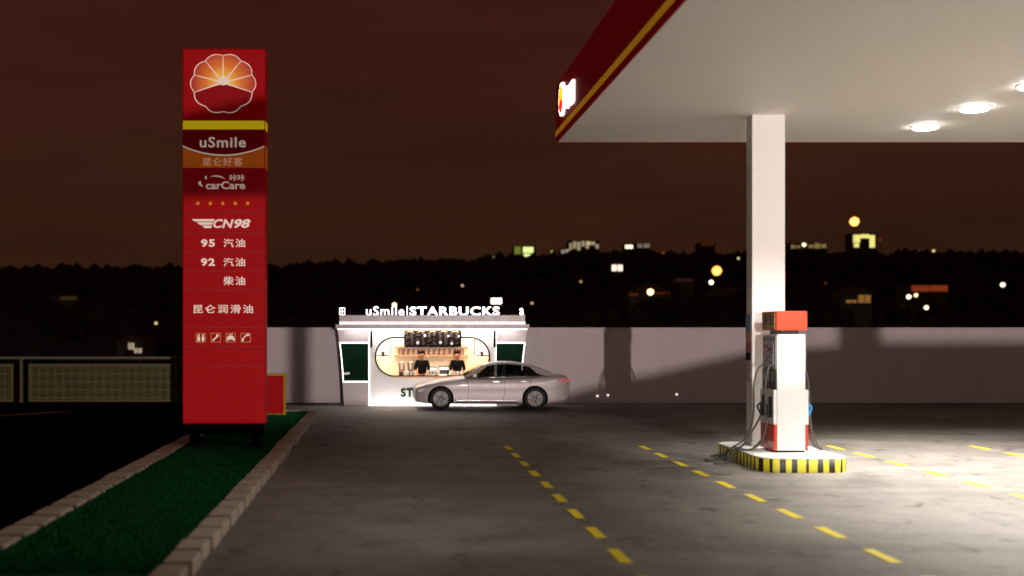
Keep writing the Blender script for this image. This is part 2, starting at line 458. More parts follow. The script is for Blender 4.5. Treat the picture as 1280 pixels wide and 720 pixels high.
for a, b in ((-168, 17), (36, 222), (242, 298)):
    x0, x1 = P(a), P(b); z0, z1 = .03, 1.32
    bm = BM()
    for q in ((x0, x1, z1 - .07, z1), (x0, x1, z0, z0 + .07), (x0, x0 + .08, z0 + .071, z1 - .071), (x1 - .08, x1, z0 + .071, z1 - .071)):
        box(bm, q[0], q[1], -.03, .03, q[2], q[3])
    pn = obj('panel_frame', bm, 'olive', t)
    bm = BM(); x = x0 + .1
    k = 0
    while x < x1 - .09:
        wd = .012 if k % 4 else .028
        box(bm, x - wd, x + wd, -.008, 0, z0 + .05, z1 - .05); x += .068; k += 1
    z = z0 + .12; k = 0
    while z < z1 - .08:
        wd = .012 if k % 4 else .028
        box(bm, x0 + .06, x1 - .06, .001, .009, z - wd, z + wd); z += .068; k += 1
    obj('mesh_panel', bm, 'olive', pn)
bm = BM()
for px in (27, 232, -175): pass

# ------------------------------------------------------------------ price sign (pylon)
PD = 22.9; t = thing('price_sign', 'tall red fuel station price pylon with petal emblem on black feet', 'sign', (-3.33, PD, 0))
def qx(px): return SX(px, PD) + 3.33
def qz(py): return SZ(py, PD)
X0, X1 = qx(228), qx(330.8)
def slab(name, py0, py1, m, x0=X0, x1=X1, front=0.0, par=t):
    bm = BM(); box(bm, x0, x1, front, .86, qz(py1), qz(py0)); return obj(name, bm, m, par)
bm = BM(); box(bm, X0, X1 + .012, 0, .42, qz(530), qz(60.5), .035, 3); body = obj('cabinet', bm, 'red', t)
def face(name, py0, py1, m, y=-.003, th=.004):
    bm = BM(); box(bm, X0 + .012, X1 - .004, y - th, y, qz(py1), qz(py0)); return obj(name, bm, m, t)
face('yellow_band', 151, 161.8, 'sign_yellow', th=.012)
bm = BM(); box(bm, X1 + .013, X1 + .017, .03, .39, qz(161.8), qz(151)); obj('yellow_band', bm, 'sign_yellow', t)
bm = BM(); box(bm, X1 + .013, X1 + .017, .03, .39, qz(209.8), qz(183)); obj('orange_band', bm, 'sign_orange', t)
# maroon above a sagging white curve, orange below
N = 24; cx = [X0 + .012 + (X1 - .016 - X0) * i / N for i in range(N + 1)]
def sag(u): return 193.2 - 11.2 * (2 * u - 1) ** 2
top = [(cx[i], qz(sag(i / N))) for i in range(N + 1)]
bm = BM(); prism(bm, top + [(cx[-1], qz(161.9)), (cx[0], qz(161.9))], 'y', -.007, -.003); obj('maroon_band', bm, 'maroon', t)
bm = BM(); prism(bm, top[::-1] + [(cx[0], qz(209.8)), (cx[-1], qz(209.8))], 'y', -.0065, -.003); obj('orange_band', bm, 'sign_orange', t)
bm = BM(); prism(bm, top + [(x, z - .028) for x, z in top[::-1]], 'y', -.012, -.008); obj('white_curve', bm, 'sign_white', t)
face('cherry_band', 210, 242.4, 'cherry')
for py in (242.4, 266, 291.5, 315.4, 339, 362.8, 409.4, 433.7, 457.5):
    face('seam', py - .35, py + .35, 'seam', y=-.001, th=.003)
TY = -.009
text('lettering', 'uSmile', qx(249.8), qx(307.5), qz(184.5), qz(171.3), TY, 'sign_white', t, offset=.018, spacing=1.1)
text('lettering', '昆仑好客', qx(254), qx(303.3), qz(207.3), qz(197.2), TY, 'tan', t, offset=.0, spacing=1.15)
text('lettering', 'carCare', qx(257.5), qx(306.4), qz(236.6), qz(226.8), TY, 'sign_white', t, offset=.02)
text('lettering', '咔咔', qx(287.3), qx(306), qz(226.6), qz(218.3), TY, 'sign_white', t, offset=.01)
bm = BM()
def arcband(bm, cx_, cz_, rx, rz, a0, a1, th, y0, y1):
    o, i_ = [], []
    for k in range(13):
        a = R(a0 + (a1 - a0) * k / 12); f = math.sin(math.pi * k / 12) * .8 + .2
        o.append((cx_ + math.cos(a) * rx, cz_ + math.sin(a) * rz)); i_.append((cx_ + math.cos(a) * (rx - th * f * .5), cz_ + math.sin(a) * (rz - th * f)))
    prism(bm, o + i_[::-1], 'y', y0, y1)
arcband(bm, qx(270), qz(227), .20, .125, 20, 125, .03, TY - .006, TY)
prism(bm, [(qx(247.5), qz(228.5)), (qx(251), qz(226)), (qx(251.5), qz(229.5)), (qx(254), qz(233.5)), (qx(249.5), qz(232))], 'y', TY - .006, TY)
prism(bm, [(qx(256), qz(222)), (qx(257.5), qz(219.5)), (qx(259), qz(222)), (qx(257.5), qz(225))], 'y', TY - .006, TY)
obj('car_care_mark', bm, 'sign_white', t)
for px in (247.3, 263, 278.5, 294, 309.7):
    bm = BM(); c = (qx(px), qz(254.3))
    prism(bm, [(c[0] + math.sin(k * math.pi / 5) * (.048 if k % 2 == 0 else .02), c[1] + math.cos(k * math.pi / 5) * (.048 if k % 2 == 0 else .02)) for k in range(10)], 'y', -.008, -.001)
    obj('star', bm, 'gold', t)
TY = -.002
bm = BM()
def bar(x0, x1, x2, x3, py0, py1):   # sheared stripe
    prism(bm, [(qx(x0), qz(py0)), (qx(x1), qz(py0)), (qx(x2), qz(py1)), (qx(x3), qz(py1))], 'y', TY - .008, TY)
bar(239.8, 268.5, 267.3, 243.5, 273.9, 276.9); bar(246, 266.0, 264.9, 249.8, 277.9, 281); bar(252, 265, 264.2, 256, 282, 285.2)
obj('wing_mark', bm, 'sign_white', t)
bm = BM()
bm.free()
text('lettering', 'CN', qx(266.5), qx(292.2), qz(285.2), qz(273.9), TY, 'sign_white', t, offset=.03, shear=.25, spacing=1.05)
text('lettering', '98', qx(292.6), qx(313), qz(285.2), qz(273.9), TY, 'sign_white', t, offset=.035, shear=.25)
for s, py in (('95', 299), ('92', 322.8)):
    text('lettering', s, qx(251.3), qx(268.6), qz(py + 9.8), qz(py), TY, 'sign_white', t, offset=.035, spacing=1.15)
    text('lettering', '汽油', qx(279.3), qx(306.4), qz(py + 10.2), qz(py - .5), TY, 'sign_white', t, offset=.014, spacing=1.25)
text('lettering', '柴油', qx(279.3), qx(306.4), qz(356.6), qz(345.5), TY, 'sign_white', t, offset=.014, spacing=1.25)
text('lettering', '昆仑润滑油', qx(241.6), qx(316.3), qz(391.6), qz(380.8), TY, 'sign_white', t, offset=.012, spacing=1.25)
for k, px in enumerate((245, 263.6, 282.3, 301)):
    bm = BM(); a, b, c, d = qx(px), qx(px + 12.2), qz(428), qz(416.2); th = .010
    inner = [(a + th, c + th), (b - th, c + th), (b - th, d - th), (a + th, d - th)]; outer = [(a, c), (b, c), (b, d), (a, d)]
    strip(bm, inner, outer, TY - .006, TY); fr = obj('icon_frame', bm, 'cap_yellow', t)
    bm = BM()
    def P2(u, v): return (a + (b - a) * u, c + (d - c) * v)
    def poly(*q): prism(bm, [P2(*z) for z in q], 'y', TY - .006, TY)
    if k == 0:
        for o_ in (.28, .72):
            poly((o_ - .12, .12), (o_ + .12, .12), (o_ + .14, .62), (o_ - .14, .62)); poly((o_ - .08, .66), (o_ + .08, .66), (o_ + .08, .86), (o_ - .08, .86))
    elif k == 1:
        poly((.12, .2), (.22, .1), (.72, .6), (.6, .7)); poly((.55, .62), (.78, .62), (.9, .78), (.75, .75), (.72, .9), (.56, .82))
    elif k == 2:
        poly((.1, .3), (.9, .3), (.85, .55), (.68, .72), (.32, .72), (.15, .55)); poly((.1, .18), (.28, .18), (.28, .29), (.1, .29)); poly((.72, .18), (.9, .18), (.9, .29), (.72, .29)); poly((.3, .8), (.7, .8), (.7, .87), (.3, .87))
    else:
        poly((.1, .12), (.3, .12), (.3, .4), (.12, .4)); poly((.16, .41), (.3, .41), (.62, .72), (.52, .82)); poly((.53, .68), (.86, .68), (.9, .9), (.6, .9))
    obj('icon', bm, 'sign_white', fr)
# emblem
cX, cZ = qx(279), qz(104.6); RX, RZ = .665, .612
def pet(th, k=1.0):
    s = (math.sin(5 * (th - math.pi / 2)) ** 2 + .012) ** .5
    r = (.925 + .075 * s) * k
    return (cX + RX * r * math.cos(th), cZ + RZ * r * math.sin(th))
ths = [2 * math.pi * i / 180 for i in range(180)]
bm = BM(); strip(bm, [pet(a, .972) for a in ths], [pet(a) for a in ths], -.012, -.001); emb = obj('emblem_outline', bm, 'sign_white', t)
cc = (cX, cZ + .02)
pm = petal_mat((cc[0], 0, cc[1]), .08, .60)
for k in range(6):
    a0, a1 = R(-18 + 36 * k), R(18 + 36 * k); bm = BM()
    prism(bm, [cc] + [pet(a0 + (a1 - a0) * i / 14, .96) for i in range(15)], 'y', -.006, -.001); obj('petal', bm, pm, emb)
bm = BM()
for k in range(7):
    a = R(-18 + 36 * k); e_ = pet(a, .97); dx, dz = e_[0] - cc[0], e_[1] - cc[1]; L = math.hypot(dx, dz); nx_, nz_ = -dz / L, dx / L
    prism(bm, [(cc[0] + nx_ * .018, cc[1] + nz_ * .018), (cc[0] - nx_ * .018, cc[1] - nz_ * .018), (e_[0] - nx_ * .006, e_[1] - nz_ * .006), (e_[0] + nx_ * .006, e_[1] + nz_ * .006)], 'y', -.0095 - k * .0004, -.007)
prism(bm, [(cc[0] + .10 * math.cos(a), cc[1] + .03 + .085 * math.sin(a)) for a in [R(18 * i) for i in range(20)]], 'y', -.0135, -.007)
obj('ray', bm, 'sign_white', emb)
bm = BM(); prism(bm, [cc] + [pet(R(-18 - 144 * i / 40), .96) for i in range(41)], 'y', -.0045, -.001); obj('lower_field', bm, 'cherry', emb)
# base
bm = BM(); box(bm, X0 + .02, X1 - .02, .04, .38, qz(543.5), qz(530.3), .01); obj('base_beam', bm, 'black_matt', t)
for px in (242, 319):
    c = qx(px); z1 = qz(543.8)
    for yy in (.0, .34):
        bm = BM()
        box(bm, c - .075, c + .075, yy - .05, yy + .05, .122, z1)
        prism(bm, [(c - .25, .10), (c + .25, .10), (c + .10, .18), (c - .10, .18)], 'y', yy - .12, yy + .12)
        obj('foot', bm, 'black_matt', t)

# small light box behind
bd = 31.5; t = thing('board_sign', 'small red board with a yellow frame behind the tall red pylon', 'sign', (-3.4, bd, .10))
def b2(px): return SX(px, bd) + 3.4
bm = BM(); box(bm, -.42, b2(354.3), 0, .18, SZ(516.5, bd) - .1, SZ(470, bd) - .1); obj('panel', bm, 'red', t)
x0, x1, z0, z1 = -.48, b2(357), SZ(519.5, bd) - .1, SZ(467, bd) - .1
bm = BM()
for q in ((x0, x1, z1 - .055, z1), (x0, x1, z0, z0 + .055), (x0, x0 + .055, z0 + .056, z1 - .056), (x1 - .055, x1, z0 + .056, z1 - .056)): box(bm, q[0], q[1], -.03, .2, q[2], q[3], .006)
obj('frame', bm, mat('frame_yellow', (.42, .28, .006), .6, spec=.1), t)
for a in (-.38, .2):
    bm = BM(); box(bm, a, a + .12, .02, .16, 0, z0 - .001); obj('foot', bm, 'black_matt', t)

# ------------------------------------------------------------------ canopy
CZ = 6.57; CX, CY1, CY0 = 3.70, 24.93, -1.0
t = thing('fuel_canopy', 'large white flat canopy with red fascia standing on one square white column', 'canopy', (7.27, 21.9, .25))
o3 = Vector((7.27, 21.9, .25))
def off(bm):
    for v in bm.verts: v.co -= o3
    return bm
bm = BM(); box(bm, CX + .03, 34, CY0, CY1 - .03, CZ, CZ + 1.1)
obj('soffit', off(bm), 'soffit', t)
bm = BM()
for z0, z1, m, nm in ((CZ - .006, CZ + .12, 'fascia', 'fascia'), (CZ + .121, CZ + .235, 'gold', 'gold_stripe'), (CZ + .236, CZ + 1.23, 'fascia', 'fascia')):
    bm2 = BM(); p = .015 if m == 'gold' else 0
    box(bm2, CX - p, CX + .029, CY0 - p, CY1 + p, z0, z1)
    box(bm2, CX + .030, 34, CY1 - .029, CY1 + p, z0, z1); obj(nm, off(bm2), m, t)
bm.free()
bm = BM(); box(bm, 6.96, 7.59, 21.7, 22.05, .25, CZ - .001, .012, 2); obj('column', off(bm), 'column', t)
bm = BM(); box(bm, 6.93, 7.62, 21.67, 22.08, .252, .30, .008); obj('base_collar', off(bm), 'column', t)
# illuminated sign near the far corner of the fascia
lit = emis('sign_lit_white', (1, .96, .9), 2.5)
cyc, czc = 23.85, SZ(124, 23.85)
def lob(th, k=1.0):
    s = abs(math.sin(5 * (th - math.pi / 2))) ** .62; r = .35 * (.88 + .12 * s) * k
    return (cyc + r * math.cos(th), czc + r * math.sin(th))
bm = BM(); prism(bm, [lob(a) for a in ths], 'x', CX - .06, CX - .002); em = obj('lit_emblem', off(bm), lit, t)
bm = BM(); prism(bm, [(cyc, czc)] + [lob(R(-18 + 216 * i / 40), .84) for i in range(41)], 'x', CX - .066, CX - .061); obj('upper_petals', off(bm), emis('lit_amber', (1, .50, .03), 1.3), em)
bm = BM(); prism(bm, [(cyc, czc)] + [lob(R(-18 - 144 * i / 30), .84) for i in range(31)], 'x', CX - .066, CX - .061); obj('lower_petals', off(bm), emis('lit_red', (1, .03, .01), .9), em)
lt = text('lit_lettering', '中国', 22.4, 23.35, czc - .33, czc + .12, CX - .002, lit, t, depth=.05, offset=.05, facing='left')
for v in lt.data.vertices: v.co -= o3

# ceiling lights
disc = emis('lamp_diffuser', (1, .95, .88), 40)
lx_, first = 10.86, None
LL = ['round canopy downlight nearest the far edge, left of two full glowing discs', 'round canopy downlight second from the far edge, right of the farthest one', 'round canopy downlight cut off by the right edge of the view', 'round canopy downlight nearer the viewer than the one at the frame edge']
for i in range(5):
    y = 22.95 - 1.93 * i
    nm = LL[i] if i < 4 else 'unseen round downlight added at the near end of the row to light the dispenser'
    if i == 0:
        q = thing('ceiling_light', nm, 'light', (lx_, y, CZ), group='downlights in the canopy ceiling')
        bm = BM(); lathe(bm, [(.28, 0), (.28, -.012), (.255, -.02), (.238, -.018)], seg=28); obj('rim', bm, 'soffit', q)
        bm = BM(); lathe(bm, [(.235, -.012), (.235, -.045), (.20, -.062), (.08, -.07)], seg=28); obj('diffuser', bm, disc, q)
        first = q
    else:
        q = copy_tree(first); q.location = (lx_, y, CZ); q['label'] = nm
    if i % 1 == 0:
        spot('downlight_beam', (lx_, y, CZ - .14), (lx_ + 1.5, y - 1.9, 0), (2600, 2600, 2450, 2050, 1250)[i], 128, .8, .22, (1, .95, .885))  # last lamp of the row is unseen, added to light the dispenser front
for k_, (xx, y) in enumerate(((17.5, 19.0), (17.5, 15.5), (17.5, 12.0), (17.5, 8.5), (11.5, 5.6), (7.0, 5.6), (11.5, 2.4))):
    q = copy_tree(first); q.location = (xx, y, CZ); q['label'] = ['farthest', 'second', 'third', 'nearest', 'right hand', 'left hand', 'rearmost'][k_] + ' round downlight of those added out of view for bounce light ' + ('in the outer row' if k_ < 4 else 'above the viewer')
    spot('downlight_beam', (xx, y, CZ - .08), (xx + (1 if k_ < 4 else 0), y - .6, 0), 6500 if k_ < 4 else 4200, 84, .5, .22, (1, .95, .885))  # unseen lamps added so light bouncing off the floor brightens the soffit
q = copy_tree(first); q.location = (5.2, 12.4, CZ); q['label'] = 'unseen round downlight added above the left lane to light the turf and kerb'
spot('downlight_beam', (5.2, 12.4, CZ - .12), (-3.2, 15.5, 0), 950, 62, .9, .22, (1, .93, .84))  # unseen lamp added to light the turf strip and its kerbs
q = copy_tree(first); q.location = (7.3, 13.2, CZ); q['label'] = 'unseen round downlight added in front of the fuel dispenser to brighten it'
spot('downlight_beam', (7.3, 13.2, CZ - .12), (7.25, 20.4, 1.9), 3000, 34, .7, .2, (1, .97, .93))  # unseen spot added to whiten the dispenser and column fronts

# poster on the column side
t = thing('column_poster', 'narrow framed colour poster hanging on the left side of the white column', 'poster', (6.957, 21.87, 2.1))
z0, z1 = SZ(475, 21.9) - 2.1, SZ(393.5, 21.9) - 2.1
bm = BM(); box(bm, -.02, 0, -.155, .155, z0, z1, .004); obj('frame', bm, 'black', t)
def poster(name, u0, u1, v0, v1, m):
    bm = BM(); H_ = z1 - z0; box(bm, -.024, -.0205, -.14 + .28 * u0, -.14 + .28 * u1, z0 + .02 + (H_ - .04) * v0, z0 + .02 + (H_ - .04) * v1); obj(name, bm, m, t)
poster('blue_field', 0, 1, .76, 1, mat('poster_blue', (.04, .16, .30), .5)); poster('orange_field', 0, 1, .58, .759, mat('poster_orange', (.55, .16, .04), .5, var=.5, scale=14))
poster('red_field', 0, 1, .42, .579, mat('poster_red', (.40, .05, .03), .5, var=.6, scale=14)); poster('dark_field', 0, 1, .3, .419, 'menu'); poster('pale_field', 0, 1, 0, .299, mat('poster_pale', (.42, .34, .26), .5, var=.3, scale=12))

# ------------------------------------------------------------------ island
t = thing('pump_island', 'raised white pump island with black and yellow hazard stripes round its edge', 'island', (7.22, 21.0, 0))
def loop(x0, x1, y0, y1, r, n=10):
    out = []
    for cx_, cy_, a0 in ((x1 - r, y1 - r, 0), (x0 + r, y1 - r, 90), (x0 + r, y0 + r, 180), (x1 - r, y0 + r, 270)):
        for k in range(n + 1):
            a = R(a0 + 90 * k / n); out.append((cx_ + r * math.cos(a), cy_ + r * math.sin(a)))
    return out
lp = loop(-.77, .79, -1.43, 1.48, .36)
dense = []
for i in range(len(lp)):
    a, b = Vector(lp[i]), Vector(lp[(i + 1) % len(lp)]); L = (b - a).length; k = max(1, round(L / .05))
    for j in range(k): dense.append(a + (b - a) * j / k)
bm = BM(); acc = 0; n_ = len(dense)
lo = [bm.verts.new((p.x, p.y, -.02)) for p in dense]; hi = [bm.verts.new((p.x, p.y, .232)) for p in dense]
for i in range(n_):
    j = (i + 1) % n_; f = bm.faces.new((lo[i], lo[j], hi[j], hi[i])); acc += (dense[j] - dense[i]).length
    f.material_index = 1 if (acc % .205) < .092 else 0; f.smooth = True
bm.faces.new(hi)
obj('striped_edge', bm, ['stripe_y', 'stripe_k'], t)
bm = BM(); prism(bm, [(p[0] * .998, p[1] * .998) for p in lp], 'z', .233, .25); obj('deck', bm, 'deck', t)

# ------------------------------------------------------------------ fuel dispenser
t = thing('fuel_dispenser', 'white and red fuel dispenser with orange red header and hanging black hoses', 'fuel pump', (7.28, 20.88, .25))
W_, D0, D1 = .255, -.38, .38
bm = BM(); box(bm, -W_, W_, D0, D1, .03, 2.13, .012, 2); obj('cabinet', bm, 'pump', t)
bm = BM(); box(bm, -W_ + .01, W_ - .01, D0 + .01, D1 - .01, 0, .03); obj('plinth', bm, 'black_matt', t)
bm = BM(); box(bm, -W_ + .09, W_ - .09, D0 + .08, D1 - .1, 2.131, 2.198); obj('neck', bm, 'black', t)
bm = BM(); box(bm, -W_ - .02, W_ + .035, D0 - .02, D1 + .02, 2.199, 2.55, .025, 2); hd = obj('header', bm, 'cap_red', t)
for s in (-1, 1):
    e0 = -W_ - .02 if s < 0 else W_ + .035
    bm = BM(); box(bm, min(e0, e0 + s * .008), max(e0, e0 + s * .008), D0 + .06, D1 - .02, 2.225, 2.525); obj('header_panel', bm, 'cap_yellow', hd)
text('header_lettering', '95', D0 + .15, D1 - .12, 2.29, 2.47, -W_ - .029, 'black', hd, depth=.004, offset=.03, facing='left', spacing=1.5)
for s in (-1, 1):
    def sb(name, d, y0, y1, z0, z1, m, par=t, base=W_):
        bm = BM(); a, b = s * (base + .001), s * (base + d); box(bm, min(a, b), max(a, b), y0, y1, z0, z1, .006 if d > .01 else 0); return obj(name, bm, m, par)
    sb('screen_surround', .02, D0 + .03, D1 - .03, 1.50, 2.09, 'grey')
    sc_ = sb('display', .006, D0 + .12, D1 - .1, 1.54, 2.0, mat('display_face', (.50, .47, .52), .35, var=.1), base=W_ + .021)
    bm = BM()
    pr = random.Random(3)
    for k in range(26):
        y = pr.uniform(D0 + .16, D1 - .16); z = pr.uniform(1.6, 1.94); q = pr.uniform(.015, .05)
        a, b = s * (W_ + .0275 + k * .0001), s * (W_ + .029 + k * .0001); box(bm, min(a, b), max(a, b), y - q, y + q, z - q * .7, z + q * .7, mi=k % 3)
    obj('display_picture', bm, [mat('pic_blue', (.10, .10, .28), .5), mat('pic_red', (.40, .06, .08), .5), mat('pic_grey', (.25, .25, .3), .5)], sc_)
    sb('dark_band', .025, D0 + .02, D1 - .02, 1.13, 1.49, 'black')
    for yy in (-.22, .02, .24):
        sb('button_glass', .004, yy - .07, yy + .07, 1.28, 1.46, mat('green_glass', (.01, .10, .05), .15), base=W_ + .026)
    sb('nozzle_housing', .06, D0 + .01, D1 - .01, .50, 1.125, 'pump')
    sb('lower_panel', .055, D0 + .01, D1 - .01, .03, .495, 'pump_red')
    for yy in (-.2, .17):
        sb('holster', .012, yy - .07, yy + .07, .62, 1.0, 'black', base=W_ + .061)
text('panel_lettering', '92', -.34, -.06, .10, .19, -W_ - .057, 'pump', t, depth=.003, offset=.03, facing='left')
def nozzle(x, y, z, s, m):
    bm = BM()
    box(bm, min(x, x + s * .05), max(x, x + s * .05), y - .03, y + .03, z - .10, z + .12, .012)
    tube(bm, spline([(x + s * .03, y, z - .1), (x + s * .07, y - .01, z - .03), (x + s * .10, y, z + .06), (x + s * .04, y, z + .13)], 6), .018, 8)
    tube(bm, spline([(x + s * .02, y, z + .1), (x - s * .0, y, z + .2), (x - s * .0, y, z + .27)], 4), .016, 8)
    return obj('nozzle', bm, m, t)
nx1 = -W_ - .075
nozzle(nx1, -.2, .72, -1, 'black'); nozzle(nx1, .17, .74, -1, 'black')
nozzle(-nx1, -.2, .74, 1, 'blue'); nozzle(-nx1, .17, .72, 1, 'blue')
def hose(pts, m='rubber'):
    bm = BM(); tube(bm, spline(pts, 10), .0165, 8); return obj('hose', bm, m, t)
G0 = -.233
hose([(-.27, .24, 1.60), (-.40, .26, 1.46), (-.475, .25, 1.15), (-.48, .22, .75), (-.53, .22, .42), (-.66, .25, .17), (-.86, .30, .02), (-.98, .42, -.10), (-1.08, .55, G0), (-1.25, .62, G0), (-1.3, .42, G0), (-1.1, .25, G0)])
hose([(-.27, -.2, 1.60), (-.37, -.24, 1.50), (-.42, -.24, 1.2), (-.42, -.22, .8), (-.40, -.22, .45), (-.48, -.2, .22), (-.64, -.14, .035), (-.84, -.02, .0), (-.90, .02, -.12), (-.99, .05, G0), (-1.2, .02, G0), (-1.3, -.1, G0)])
hose([(nx1 - .03, .17, .66), (-.42, .2, .50), (-.56, .24, .25), (-.70, .28, .035), (-.84, .38, .01), (-.95, .46, -.15), (-1.06, .36, G0), (-1.24, .3, G0)])
hose([(nx1 - .03, -.2, .64), (-.40, -.18, .45), (-.44, -.15, .2), (-.62, -.04, .025), (-.84, .14, .01), (-.92, .18, -.12), (-1.0, .22, G0), (-1.32, .30, G0)])
hose([(.27, .22, 1.60), (.35, .22, 1.48), (.40, .20, 1.15), (.42, .20, .70), (.46, .2, .42), (.56, .22, .2), (.72, .3, .02), (.84, .4, .0), (.92, .44, -.15), (1.0, .5, G0), (1.2, .5, G0)])
hose([(.27, -.2, 1.58), (.33, -.2, 1.46), (.375, -.2, 1.2), (.40, -.2, .8), (.42, -.2, .5), (.50, -.16, .25), (.62, -.1, .03), (.80, .0, .0), (.88, .02, -.1), (.95, .04, G0), (1.12, .0, G0)])
hose([(-nx1 + .03, -.2, .66), (.40, -.19, .5), (.44, -.16, .3), (.52, -.06, .1), (.66, .06, .02)], 'pump_red' if False else 'rubber')

# ------------------------------------------------------------------ kiosk
KD = 37.0
t = thing('coffee_kiosk', 'white drive-up coffee kiosk with rounded serving window and glowing roof lettering', 'kiosk', (1.46, KD, 0))
KX = 1.46
def kx(px, d=KD): return SX(px, d) - KX
def kz(py, d=KD): return SZ(py, d)
led = emis('led_strip', (1, .95, .93), 2.6)
glyph = emis('glyph_white', (1, .97, .95), 2.2)
stx, stz, hw, hh = kx(540.6), kz(446), 72 / 38.43, 25 / 38.43
def stad(k):
    n = 48; out = []; w2, h2 = hw + k, hh + k
    for i in range(n):
        a = 2 * math.pi * (i + .5) / n
        c, s = math.cos(a), math.sin(a); ox_ = (w2 - h2) * (1 if c > 0 else -1)
        out.append((stx + ox_ + h2 * c, stz + h2 * s))
    return out
def rectpt(p, x0, x1, z0, z1):
    dx, dz = p[0] - stx, p[1] - stz; ts = []
    if dx > 1e-9: ts.append((x1 - stx) / dx)
    if dx < -1e-9: ts.append((x0 - stx) / dx)
    if dz > 1e-9: ts.append((z1 - stz) / dz)
    if dz < -1e-9: ts.append((z0 - stz) / dz)
    k = min(ts); return (stx + dx * k, stz + dz * k)
FX0, FX1, FZ0, FZ1 = kx(461), kx(620), .09, 2.47
inn = stad(0); out = [rectpt(p, FX0, FX1, FZ0, FZ1) for p in inn]
for c in ((FX0, FZ0), (FX1, FZ0), (FX0, FZ1), (FX1, FZ1)):
    k = min(range(len(out)), key=lambda i: (out[i][0] - c[0]) ** 2 + (out[i][1] - c[1]) ** 2); out[k] = c
bm = BM(); strip(bm, inn, out, 0, .06); obj('front_wall', bm, 'kiosk', t)
bm = BM(); strip(bm, stad(-.045), stad(.008), -.014, -.001); obj('window_frame', bm, 'ink', t)
bm = BM(); box(bm, FX0, FX1, -.012, .05, .0, .085); obj('base_light_strip', bm, led, t)
for a in (FX0 - .012, FX1 - .028):
    bm = BM(); box(bm, a, a + .04, -.03, -.002, .09, 2.46); obj('corner_light_strip', bm, emis('soft_led', (1, .96, .95), 1.0), t)
# shell
bm = BM(); box(bm, FX0 - .93, FX1 + .94, 1.33, 1.38, 0, 2.47)
obj('back_wall', bm, 'kiosk', t)
bm = BM(); box(bm, FX0 - .02, FX0 + .03, .062, 1.29, .0, 2.47); obj('side_wall', bm, 'cream', t)
bm = BM(); box(bm, FX1 - .03, FX1 + .02, .062, 1.29, 0, 2.47); obj('side_wall', bm, 'cream', t)
bm = BM(); box(bm, FX0 + .031, FX1 - .031, 1.291, 1.328, .1, 2.44); obj('interior_wall', bm, 'cream', t)
bm = BM(); box(bm, FX0 + .031, FX1 - .031, .062, 1.288, 2.40, 2.44); obj('interior_ceiling', bm, 'kiosk', t)
bm = BM(); box(bm, FX0 + .031, FX1 - .031, .062, 1.288, .02, .10); obj('interior_floor', bm, 'timber', t)
bm = BM(); box(bm, FX0 + .1, FX1 - .1, 1.24, 1.285, 2.33, 2.39); obj('interior_light', bm, emis('warm_strip', (1, .86, .66), 7), t)
bm = BM(); box(bm, FX0 + .1, FX1 - .1, .10, .16, 2.33, 2.39); obj('interior_light', bm, emis('warm_strip', (1, .86, .66), 9), t)
ZC = kz(470.3) - .005
bm = BM(); box(bm, kx(491), kx(590), -.06, .40, ZC - .04, ZC, .006); obj('counter', bm, 'timber', t)
bm = BM(); box(bm, kx(493), kx(588), .93, 1.285, .88, .94, .005); obj('back_counter', bm, 'timber', t)
for py in (432.6, 443.6):
    d = 38.15; bm = BM(); box(bm, kx(493, d), kx(585.5, d), 1.05, 1.288, SZ(py + 1.1, d), SZ(py, d), .003); obj('shelf', bm, 'timber', t)
# corner poster panels
for s in (-1, 1):
    pts = [p for p in stad(-.036) if (p[0] - stx) * s > kx(594) - stx - .001 and p[1] > kz(443.8)]
    xin = stx + s * (kx(594) - stx); zb_ = kz(443.8)
    pts = sorted(pts, key=lambda p: -p[0] * s * -1)
    pts = [(xin, stz + hh - .036)] + pts + [(stx + s * (hw - .037), zb_), (xin, zb_)]
    bm = BM(); prism(bm, pts, 'y', .075, .085); cp = obj('window_poster', bm, emis('backlit_poster', (1, .93, .85), .7), t)
    bm = BM(); box(bm, min(xin, xin - s * .03), max(xin, xin - s * .03), .06, .09, zb_, stz + hh - .03); box(bm, min(xin, stx + s * (hw - .04)), max(xin, stx + s * (hw - .04)), .06, .09, zb_ - .03, zb_ - .001); obj('poster_frame', bm, 'black', cp)
    c = xin + s * .22; bm = BM(); lathe(bm, [(.035, 1.60), (.055, 1.76)], c=(c, .066, 0), seg=10); obj('drink_picture', bm, 'pack', cp)
    bm = BM(); box(bm, c - .07, c + .05, .068, .074, 1.83, 1.86); box(bm, c - .04, c + .12, .068, .074, 1.64, 1.66); obj('caption', bm, 'pack_l', cp)
# menu board
mx0, mx1, mz0, mz1 = kx(505), kx(576.7), kz(433.8), kz(412.4)
bm = BM(); box(bm, mx0, mx1, -.09, -.03, mz0, mz1, .004); mb = obj('menu_board', bm, 'menu', t)
mr = random.Random(4)
bm = BM()
for c in range(5):
    cx0 = mx0 + .04 + c * (mx1 - mx0 - .04) / 5
    box(bm, cx0 + .06, cx0 + .26, -.095, -.091, mz1 - .055, mz1 - .035, mi=1)
    for sub in range(2):
        for r in range(11):
            z = mz1 - .09 - r * .039
            if mr.random() < .18: continue
            a = cx0 + sub * .17; box(bm, a, a + mr.uniform(.06, .13), -.095, -.091, z - .010, z + .006)
obj('menu_lines', bm, ['menu_txt', 'timber'], mb)
for px, py, r in ((522, 428.5, .052), (564.5, 429.3, .048), (531, 419.5, .04), (550.5, 428, .05), (560.3, 420, .035), (573.2, 420.3, .032)):
    bm = BM(); lathe(bm, [(r, 0), (r, -.006)], c=(kx(px), -.0955, kz(py)), seg=14, axis='y'); obj('menu_picture', bm, 'cup', mb)
bm = BM()
